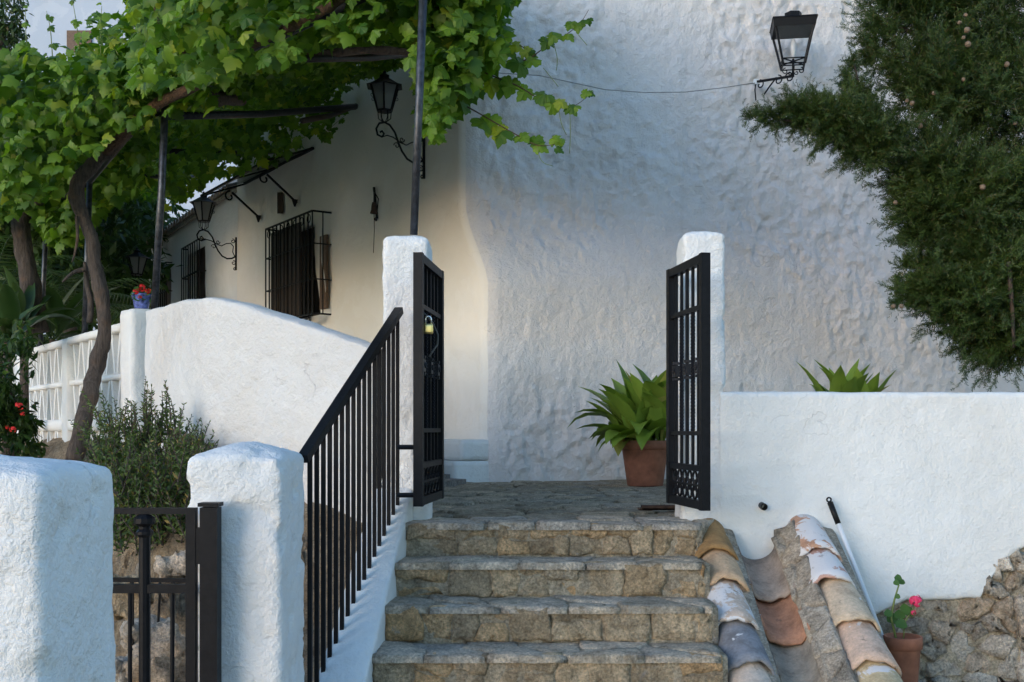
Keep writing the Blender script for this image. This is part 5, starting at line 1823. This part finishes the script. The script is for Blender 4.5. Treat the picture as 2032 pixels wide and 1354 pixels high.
# thin tendrils
for pts_ in ([(1130, 205, 6.9), (1132, 260, 6.88), (1130, 305, 6.88)], [(1108, 212, 6.9), (1114, 245, 6.88), (1124, 268, 6.88)], [(1100, 90, 6.9), (1106, 118, 6.9), (1104, 140, 6.9)], [(1065, 290, 6.9), (1075, 320, 6.88), (1098, 330, 6.88)],
             [(1148, 70, 6.9), (1165, 90, 6.9)], [(1078, 135, 6.95), (1108, 172, 6.9)], [(140, 160, 9.1), (110, 185, 9.1), (85, 195, 9.1)], [(185, 180, 9.1), (190, 215, 9.1), (180, 250, 9.1)], [(240, 170, 9.0), (285, 195, 9.0), (270, 200, 9.0)]):
    MB().tube(bez(px_path(pts_), 5), 0.0022, 4).build('tendril', M['shoot'], vine, True)
# the leaves that show largest are parts of their own
variants = []
for k in range(4):
    v, f = grape_leaf(0.2 + 0.18*k, 0.12 + 0.12*k)
    variants.append(mesh_from('leaf', v, f, M['vine'], False))
bp_, bn_, bt_, bs_ = np.concatenate(big_pos), np.concatenate(big_n), np.concatenate(big_t), np.concatenate(big_s)
root_w = wloc(vine)
if len(bp_) > 300:
    bp_, bn_, bt_, bs_ = bp_[-300:], bn_[-300:], bt_[-300:], bs_[-300:]
for k in range(len(bp_)):
    nrm = Vector(bn_[k]).normalized()
    tip = Vector(bt_[k]); tip = (tip - nrm*tip.dot(nrm)).normalized()
    sd = tip.cross(nrm)
    m3 = Matrix((sd, tip, nrm)).transposed()
    o = bpy.data.objects.new('leaf', variants[k % 4])
    COL.objects.link(o)
    o.parent = vine
    o.matrix_local = Matrix.Translation(Vector(bp_[k]) - root_w) @ m3.to_4x4() @ Matrix.Scale(float(bs_[k]), 4)

# second vine further back on the left
vine2 = thing('grape_vine', at(62, 640, 12.2), 'second grape vine with a dark slanting trunk at the far left', 'vine')
limb(px_path([(75, 660, 12.2), (62, 590, 12.2), (55, 540, 12.2), (45, 480, 12.2), (44, 430, 12.2), (65, 400, 12.2), (95, 385, 12.1)]), [0.12, 0.11, 0.10, 0.09, 0.095, 0.09, 0.07], 'trunk', M['bark'], vine2, 12)
def l2(px, py):
    lo = np.interp(px, [-60, 0, 40, 70, 110, 150, 200, 300], [450, 440, 420, 430, 500, 480, 420, 360])
    return (py < lo + 30*fbm(np.stack([px/30, py*0, py*0+2], 1), 2)) & (py > 225)
p, a, b, c = hang(2200, (-80, 300), (220, 540), (11.6, 13.4), (0.10, 0.15), 0, (-0.3, -0.7, 0.4), 0.7, l2)
leaf_cloud('foliage', p, a, b, c, LV, LF, M['vine'], vine2)

# ================================================================== cypress on the right
cyp = thing('cypress_tree', (4.35, 8.6, LAND), 'dark green cypress tree with small round cones at the right edge', 'tree')
limb([V(4.35, 8.6, LAND-0.1), V(4.33, 8.6, 2.4), V(4.36, 8.65, 4.0), V(4.3, 8.6, 6.5), V(4.3, 8.6, 8.5)], [0.16, 0.14, 0.12, 0.08, 0.03], 'trunk', M['bark'], cyp, 12)
# feathery spray: a stalk with small side scales
SV, SF = [], []
def quad(a, b, c, d):
    k = len(SV); SV.extend([a, b, c, d]); SF.append((k, k+1, k+2, k+3))
quad((-0.020, 0, 0), (0.020, 0, 0), (0.012, 1.0, 0.10), (-0.012, 1.0, 0.10))
for i in range(6):
    y = 0.12 + 0.145*i
    L = 0.34*(1 - 0.55*i/6)
    for sg in (1, -1):
        lift = 0.10*((i % 3) - 1)
        quad((sg*0.01, y, 0.1*y), (sg*0.01, y+0.07, 0.1*y), (sg*L*0.8, y+0.07+L*0.75, 0.1*y+lift), (sg*L*0.62, y+L*0.80-0.03, 0.1*y+lift))
def spray_blob(c, ax, n, size, outward=0.75, up=0.6, hollow=0.35):
    """sprays through an ellipsoid; ax = three half-axis vectors"""
    d = unit_rows(RNG.normal(size=(n, 3)))
    r = RNG.uniform(hollow, 1, n)**0.6
    A = np.array([list(v) for v in ax])
    q = d*r[:, None]
    pos = np.array(list(c)) + q @ A
    out = unit_rows(d @ np.linalg.inv(A).T)
    tip = out*outward + np.array([0, 0, up]) + RNG.normal(size=(n, 3))*0.35
    nr = RNG.normal(size=(n, 3)) + np.array([-0.1, -0.5, 0.2])
    return pos, nr, tip, RNG.uniform(size[0], size[1], n)
def ell(px, py, y, rx, ry, rd, rot=0.0):
    """ellipsoid seen at a photo position, half sizes in photo pixels"""
    c = at(px, py, y)
    k = y/F
    a = R(rot)
    e1 = V(math.cos(a), 0, math.sin(a))*rx*k
    e2 = V(-math.sin(a), 0, math.cos(a))*ry*k
    e3 = V(0, 1, 0)*rd
    return c, (e1, e2, e3)
cl = []
YC = 8.3
blobs = [
    (2010, 60, 8.4, 220, 170, 0.7, 0, 900), (1850, 30, 8.2, 80, 110, 0.35, 0, 400), (1765, 30, 8.2, 46, 40, 0.2, 70, 130), (1750, 95, 8.15, 26, 50, 0.18, 12, 110),
    (1970, 240, 8.3, 160, 160, 0.7, 0, 900), (1860, 180, 8.1, 72, 100, 0.35, 0, 400), (1800, 140, 8.1, 30, 50, 0.2, -15, 110),
    # branch reaching to the left
    (1600, 228, 7.9, 54, 18, 0.09, -6, 130), (1660, 243, 7.9, 70, 34, 0.15, -14, 290), (1730, 278, 8.0, 76, 44, 0.2, -24, 400), (1535, 236, 7.9, 50, 9, 0.05, -2, 60), (1492, 238, 7.9, 28, 4, 0.03, 0, 22), (1575, 215, 7.9, 30, 6, 0.04, 12, 30),
    (1694, 165, 8.0, 8, 62, 0.06, 12, 60), (1712, 215, 8.0, 12, 44, 0.08, 14, 70), (1726, 250, 8.0, 16, 34, 0.10, 16, 70),
    (1850, 345, 8.1, 100, 52, 0.35, -18, 440), (1900, 420, 8.2, 120, 95, 0.5, 0, 750), (1990, 420, 8.3, 140, 120, 0.6, 0, 700),
    (1850, 420, 8.1, 50, 52, 0.28, -30, 240), (1835, 470, 8.1, 40, 16, 0.15, 8, 90), (1960, 540, 8.2, 120, 90, 0.5, 0, 700),
    (1820, 540, 8.1, 36, 20, 0.14, 18, 80), (1800, 585, 8.1, 26, 14, 0.10, 25, 50), (1860, 580, 8.1, 52, 36, 0.2, -25, 200), (1925, 605, 8.2, 85, 70, 0.4, -30, 430), (1990, 660, 8.3, 90, 66, 0.4, -25, 460), (2020, 700, 8.3, 40, 45, 0.3, 0, 150),
    # the far side of the crown, beyond the picture
    (2230, 60, 8.7, 150, 190, 0.7, 0, 520), (2270, 290, 8.7, 160, 170, 0.7, 0, 560), (2230, 500, 8.7, 150, 150, 0.7, 0, 500), (2170, 640, 8.6, 120, 90, 0.5, 0, 300), (2120, -160, 8.6, 190, 150, 0.7, 0, 420), (2120, 330, 8.9, 120, 280, 0.4, 0, 420)]
for px, py, y, rx, ry, rd, rot, n in blobs:
    c, ax = ell(px, py, y, rx*0.90, ry*0.90, rd, rot)
    npl = max(4, int(n*0.34))
    A_ = np.array([list(v) for v in ax])*0.86
    d = unit_rows(RNG.normal(size=(npl, 3)))
    r = RNG.uniform(0.05, 1.0, npl)**0.55*0.86
    base = np.array(list(c)) + (d*r[:, None]) @ A_
    out = unit_rows(d @ np.linalg.inv(A_).T)
    small = min(rx, ry)*y/F
    tl = min(1.0, 0.25 + small*3.2)
    lead = np.array([-0.18, -0.12, 1.15]) if not rot else np.array([-0.60, -0.1, 0.60])
    axis = unit_rows(out*0.75 + lead*RNG.uniform(0.3, 1.0, (npl, 1)) + RNG.normal(size=(npl, 3))*0.30)
    Lp = RNG.uniform(0.16, 0.40, npl)*tl
    m = 15
    f = np.tile(np.linspace(0, 1, m), (npl, 1)) + RNG.uniform(-0.04, 0.04, (npl, m))
    bend = RNG.normal(size=(npl, 1, 3))*0.04
    pos = base[:, None, :] + axis[:, None, :]*(Lp[:, None]*f)[..., None] + bend*(f**2)[..., None]
    rad = RNG.normal(size=(npl, m, 3))
    rad -= (rad*axis[:, None, :]).sum(2)[..., None]*axis[:, None, :]
    rad /= np.linalg.norm(rad, axis=2)[..., None]
    tip = axis[:, None, :] + rad*(0.75*(1 - f) + 0.12)[..., None]
    sz = RNG.uniform(0.09, 0.145, (npl, m))*(1.05 - 0.5*f)*(0.55 + 0.45*tl)
    nr = RNG.normal(size=(npl*m, 3)) + np.array([-0.1, -0.5, 0.2])
    cl.append((pos.reshape(-1, 3), nr, tip.reshape(-1, 3), sz.ravel()))
p, a, b, c = [np.concatenate(q) for q in zip(*cl)]
leaf_cloud('crown', p, a, b, c, SV, SF, M['cypress'], cyp)
for pts_, r in (([(1990, 340, 8.5), (1880, 320, 8.3), (1780, 300, 8.1), (1660, 250, 7.95), (1540, 238, 7.9)], [0.05, 0.04, 0.03, 0.018, 0.005]),
                ([(1730, 290, 8.05), (1715, 220, 8.0), (1700, 150, 8.0), (1690, 105, 8.0)], [0.014, 0.011, 0.008, 0.003]),
                ([(2005, 480, 8.5), (1900, 460, 8.3), (1830, 470, 8.15)], [0.04, 0.03, 0.01]),
                ([(2010, 560, 8.5), (1930, 600, 8.3), (1850, 575, 8.15), (1800, 590, 8.1)], [0.04, 0.03, 0.02, 0.006]),
                ([(2000, 520, 7.9), (2008, 600, 7.9), (2012, 690, 7.95)], [0.018, 0.016, 0.010]),
                ([(1990, 120, 8.5), (1880, 90, 8.3), (1770, 50, 8.15)], [0.05, 0.035, 0.01])):
    limb(px_path(pts_), r, 'branch', M['bark'], cyp, 7)
# cones
cone_v, cone_f = lumpy_mesh(box8(-0.5, 0.5, -0.5, 0.5, -0.5, 0.5), 0.26, 0.42, lambda p: 0.06*fbm(p*5, 2))
cone_me = mesh_from('cone', cone_v, cone_f, M['cone'], False)
cones = [(1904, 45), (1916, 30), (1919, 60), (1912, 75), (1998, 128), (1921, 88), (1800, 200), (1810, 205), (1796, 250), (1826, 250), (1853, 185), (1798, 275), (1912, 158), (2015, 245), (1777, 402), (1950, 372), (1773, 608), (1789, 608)]
for k, (px, py) in enumerate(cones):
    o = bpy.data.objects.new('cone', cone_me)
    COL.objects.link(o); o.parent = cyp
    yy = 7.80 if px > 1830 else 7.90
    o.location = at(px, py, yy) - wloc(cyp)
    s_ = rl.uniform(0.026, 0.042)
    o.scale = (s_, s_, s_)
    o.rotation_euler = (rl.uniform(0, 3), rl.uniform(0, 3), rl.uniform(0, 3))

# ================================================================== shrubs and trees on the left
NV = [(-0.16, 0, 0), (0.16, 0, 0), (0.10, 0.75, 0.05), (0, 1, 0), (-0.10, 0.75, 0.05)]
NFc = [(0, 1, 2, 4)]
NV2 = [(0, 0, 0), (0.17, 0.45, 0.05), (0, 1.0, 0), (-0.17, 0.45, 0.05)]
NF2 = [(0, 1, 2, 3)]
bush = thing('rosemary_bush', at(290, 1000, 7.0), 'spiky grey-green bush growing on the bank below the white parapet', 'bush')
rb = random.Random(4)
P_, N_, T_, S_ = [], [], [], []
stems = MB()
tips = []
for k in range(380):
    bx = rb.uniform(185, 398)
    px0, py0 = bx, rb.uniform(900, 1060) + 0.10*abs(bx-290)
    px1 = px0 + rb.uniform(-45, 45) + (bx-290)*0.18
    hgt = rb.uniform(50, 130)*(1 - 0.0022*abs(bx-300))
    tips.append((px0, py0, px1, py0 - hgt, rb.uniform(6.7, 7.5)))
for k in range(230):
    bx = rb.uniform(232, 385)
    py0 = rb.uniform(965, 1100) - 0.35*max(0, bx-330)
    tips.append((bx, py0, bx + rb.uniform(-40, 40), py0 - rb.uniform(50, 120), rb.uniform(6.2, 6.8)))
for (x, y0_, x1_, y1_) in ((295, 880, 293, 748), (335, 870, 330, 755), (235, 880, 205, 775), (215, 860, 170, 775), (355, 900, 365, 800), (380, 900, 400, 835), (255, 870, 250, 790), (270, 880, 262, 800), (310, 880, 312, 805), (285, 880, 300, 765), (230, 890, 222, 790), (345, 890, 342, 790), (320, 880, 326, 780), (300, 880, 287, 778)):
    for q in range(3):
        tips.append((x + rb.uniform(-6, 6), y0_, x1_ + rb.uniform(-5, 5), y1_ + 14*q, rb.uniform(6.9, 7.2)))
for (x0, y0_, x1_, y1_, d) in tips:
    a, b = at(x0, y0_, d), at(x1_, y1_, d)
    mid = a.lerp(b, 0.5) + V(rb.uniform(-.03, .03), rb.uniform(-.03, .03), 0)
    stems.tube([a, mid, b], [0.005, 0.004, 0.0015], 4, False)
    L = (b-a).length
    for j in range(int(L/0.0075)):
        f = j/int(L/0.0075)
        q = a.lerp(mid, f*2) if f < 0.5 else mid.lerp(b, f*2-1)
        d2 = (b-a).normalized()
        o_ = V(rb.gauss(0, 1), rb.gauss(0, 1), rb.gauss(0, 1)); o_ = (o_ - d2*o_.dot(d2)).normalized()
        P_.append(list(q)); T_.append(list(o_*0.9 + d2*0.7)); N_.append([rb.gauss(0, 1), rb.gauss(-0.5, 1), rb.gauss(0.3, 1)]); S_.append(rb.uniform(0.032, 0.058)*(1 - 0.45*f))
stems.build('stem', M['bark'], bush)
leaf_cloud('foliage', np.array(P_), np.array(N_), np.array(T_), np.array(S_), NV2, NF2, M['bush'], bush)
# dry stems beside it
dry = thing('dry_shrub', at(400, 900, 7.2), 'patch of dry brown stems between the bush and the white parapet', 'shrub')
mb = MB()
for k in range(90):
    x = rb.uniform(345, 425); y0_ = 890 + (x-385)*0.10 + rb.uniform(0, 50)
    a = at(x, y0_, rb.uniform(6.9, 7.3)); b = a + V(rb.uniform(-.05, .05), rb.uniform(-.03, .03), rb.uniform(0.06, 0.14))
    mb.tube([a, b], [0.003, 0.001], 4, False)
mb.build('twigs', M['cane'], dry)
pp = RNG.uniform(0, 1, (1500, 3))
pxs = 340 + 85*pp[:, 0]; ds = 6.9 + 0.4*pp[:, 1]; pys = 872 + (pxs-380)*0.30 + 90*pp[:, 2]**1.3
pos = np.stack([(pxs-CX)*ds/F, ds, EYE + (HY-pys)*ds/F], 1)
M['dry'] = foliage('dry_leaf', (0.10, 0.075, 0.05), (0.20, 0.155, 0.11), None, trans=0.1)
leaf_cloud('dry_leaves', pos, RNG.normal(size=(1500, 3)), RNG.normal(size=(1500, 3)), RNG.uniform(0.02, 0.05, 1500), NV2, NF2, M['dry'], dry)

def cloud_tree(name, label, base, trunk_top, ells, n, size, mat, cat='tree', trunk_r=0.12, group=None, bias=(-0.2, -0.6, 0.5)):
    t = thing(name, base, label, cat, group)
    base = Vector(base)
    limb([base, base.lerp(Vector(trunk_top), 0.5) + V(0.1, 0, 0), Vector(trunk_top)], [trunk_r, trunk_r*0.8, trunk_r*0.5], 'trunk', M['bark'], t, 9)
    tot = sum(e[3]*e[4] for e in ells)
    ps, ns_, ts_, ss_ = [], [], [], []
    for (px, py, y, rx, ry, rd) in ells:
        m = int(n*rx*ry/tot)
        c, ax = ell(px, py, y, rx, ry, rd)
        nc = max(6, m//40)                       # leaves gather in clumps
        dc = unit_rows(RNG.normal(size=(nc, 3)))*RNG.uniform(0.25, 1, (nc, 1))**0.5
        pick = RNG.integers(0, nc, m)
        q = dc[pick] + RNG.normal(size=(m, 3))*0.13
        ps.append(np.array(list(c)) + q @ np.array([list(v) for v in ax]))
        a, b = leaf_dirs(m, bias, 0.8)
        ns_.append(a); ts_.append(b); ss_.append(RNG.uniform(size[0], size[1], m))
    leaf_cloud('crown', np.concatenate(ps), np.concatenate(ns_), np.concatenate(ts_), np.concatenate(ss_), NV2, NF2, M[mat], t)
    return t
cloud_tree('leafy_tree', 'dark leafy tree behind the second vine at the left edge', at(-40, 760, 17), at(-20, 420, 17), [(-30, 420, 17, 170, 170, 1.6), (60, 520, 16.5, 130, 120, 1.3)], 5200, (0.14, 0.30), 'tree')
cloud_tree('leafy_tree', 'dark leafy tree behind the twisted vine trunk', at(200, 760, 20), at(190, 430, 20), [(180, 400, 20, 150, 140, 1.8), (170, 520, 19, 150, 90, 1.5)], 5200, (0.15, 0.32), 'tree')
cloud_tree('leafy_tree', 'dark leafy tree beside the far wing of the house', at(285, 760, 23.5), at(280, 480, 23.5), [(245, 470, 23.5, 66, 130, 1.3), (250, 590, 22, 56, 70, 1.0), (265, 380, 23, 70, 80, 1.2)], 4200, (0.15, 0.30), 'tree')
ct = cloud_tree('far_cypress', 'dark blue-green conifer rising at the upper left corner', at(5, 600, 22), at(5, 60, 22), [(5, 150, 22, 42, 140, 0.6), (10, 20, 22, 40, 140, 0.5), (-10, 300, 22, 60, 120, 0.6)], 3600, (0.09, 0.2), 'cypress')
# hibiscus-like shrub with red flowers at the left edge
hib = cloud_tree('flowering_shrub', 'dark shrub with red flowers in front of the openwork wall', at(20, 930, 9.5), at(20, 780, 9.5), [(0, 740, 9.5, 62, 110, 0.45), (12, 860, 9.4, 62, 70, 0.45), (-50, 790, 9.2, 70, 150, 0.5)], 3200, (0.06, 0.13), 'tree', 'shrub', 0.03)
for px, py, r_ in ((38, 806, 0.035), (45, 822, 0.02), (26, 852, 0.03), (14, 848, 0.018)):
    flower_head(hib, at(px, py, 8.9), r_, 14, 'red', rp)
# broad-leaved plants and palm fronds in the shade
def broad(label, c, n, Lr, wr, er, name='broadleaf_plant'):
    t = thing(name, c, label, 'plant')
    MB().tube([Vector(c) - V(0, 0, 1.2), c], [0.06, 0.04], 8).build('stem', M['bark'], t, True)
    strap_plant(t, c, n, Lr, wr, rp, 0.08, er, 'tree2')
    return t
M['tree2'] = foliage('shade_leaf', (0.035, 0.075, 0.022), (0.075, 0.13, 0.04), None, trans=0.2, rough=0.35)
broad('broad-leaved plant rising left of the far pergola pole', at(48, 650, 12.0), 20, (0.5, 0.9), (0.12, 0.2), (0.4, 1.5))
broad('broad-leaved plant arching over the openwork wall', at(105, 675, 12.6), 16, (0.6, 1.0), (0.14, 0.22), (0.2, 1.3))
broad('low broad-leaved plant behind the flowering shrub', at(15, 680, 11.0), 18, (0.5, 0.8), (0.12, 0.2), (0.1, 1.3))
def palm(label, c, n, L):
    t = thing('palm_plant', c, label, 'palm')
    MB().tube([Vector(c) - V(0, 0, 1.3), c], [0.10, 0.09], 9).build('trunk', M['bark'], t, True)
    for k in range(n):
        az = 2*math.pi*k/n + rp.uniform(-.2, .2)
        el = rp.uniform(0.2, 1.3)
        h = V(math.cos(az), math.sin(az), 0)
        mb = MB()
        p = Vector(c); e = el
        pts_ = [p.copy()]
        for i in range(12):
            d = h*math.cos(e) + V(0, 0, 1)*math.sin(e)
            p = p + d*L/12
            pts_.append(p.copy())
            e -= 0.13
            if i > 1:
                s = V(-h.y, h.x, 0)
                for sg in (1, -1):
                    ln = L*0.34*math.sin(math.pi*(i+1)/14)
                    tip = p + s*sg*ln*0.85 + d*ln*0.55 - V(0, 0, ln*0.35)
                    mb.add([p - d*0.012, p + d*0.012, tip], [(0, 1, 2)])
                    q = p + d*L/24
                    mb.add([q - d*0.012, q + d*0.012, tip + d*L/24], [(0, 1, 2)])
        mb.tube(pts_, [0.010]*6 + [0.005]*7, 4)
        mb.build('frond', M['tree2'], t)
    return t
palm('dark palm with arching fronds at the left below the vine', at(-10, 590, 14.5), 15, 1.5)
palm('palm fronds in the shade between the vine trunks', at(140, 640, 15.5), 13, 1.4)

# ground and slope behind the trees, in their shade
def back_z(x, y):
    return 1.2 + 0.30*np.maximum(y - 24, 0)*smooth01(-x, 3, 9) + 0.3*fbm(np.stack([x*0.2, y*0.2, x*0], 1), 3)
ground_grid('hillside', np.linspace(-40, -4, 40), np.linspace(17.5, 44, 40), back_z, M['earth'])
# dense hedge closing the view under the trees
hd = cloud_tree('hedge', 'dense dark hedge closing the garden behind the trees', at(120, 760, 24.5), at(120, 700, 24.5), [(130, 560, 24.5, 240, 170, 0.9), (130, 430, 25, 220, 130, 0.9)], 9000, (0.18, 0.36), 'tree', 'hedge', 0.1)
# neighbouring house showing over the vine
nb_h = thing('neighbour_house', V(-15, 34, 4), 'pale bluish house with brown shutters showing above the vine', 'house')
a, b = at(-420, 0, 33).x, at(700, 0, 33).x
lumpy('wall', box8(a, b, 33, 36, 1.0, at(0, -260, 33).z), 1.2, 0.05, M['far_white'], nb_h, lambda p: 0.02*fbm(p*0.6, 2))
for px0, px1, py0, py1 in ((134, 182, 62, 104), (258, 277, -60, 26)):
    c0, c1 = at(px0, py1, 32.99), at(px1, py0, 32.99)
    w = MB().hexa([(c0.x, 32.93, c0.z), (c1.x, 32.93, c0.z), (c1.x, 33.02, c0.z), (c0.x, 33.02, c0.z), (c0.x, 32.93, c1.z), (c1.x, 32.93, c1.z), (c1.x, 33.02, c1.z), (c0.x, 33.02, c1.z)]).build('shutter', M['wood_brown'], nb_h)

# loose rocks on the bank behind the small gate
rr_ = random.Random(12)
rocks = [(262, 1330, 4.75, 0.10, 'pale rock half hidden behind the small gate bars'), (330, 1320, 4.70, 0.13, 'pale flat rock lying behind the small gate'), (300, 1270, 5.0, 0.13, 'dark rock above the pale one behind the small gate'),
         (255, 1180, 5.6, 0.12, 'brown rock on the bank left behind the small gate'), (345, 1120, 6.0, 0.09, 'pale outcrop rock on the bank below the bush')]
for px, py, y, r_, lab in rocks:
    c = at(px, py, y)
    W_, fc_ = lumpy_mesh(box8(-r_, r_, -r_*0.8, r_*0.8, -r_*0.9, r_*0.65), r_/7, r_*0.3, lambda p, k=px: 0.8*r_*np.abs(fbm((p + k)*6, 5, 0.6)) + 0.25*r_*smooth01(fbm((p + k)*9, 3), 0, 0.05) - 0.25*r_)
    me = mesh_from('rock', W_, fc_, M['rubble'] if 'pale' in lab else M['riser'], True)
    o = link_mesh('rock', me, None, c)
    o.rotation_euler = (rr_.uniform(-.3, .3), rr_.uniform(-.3, .3), rr_.uniform(0, 3))
    tag(o, lab, 'rock', 'rocks on the bank')
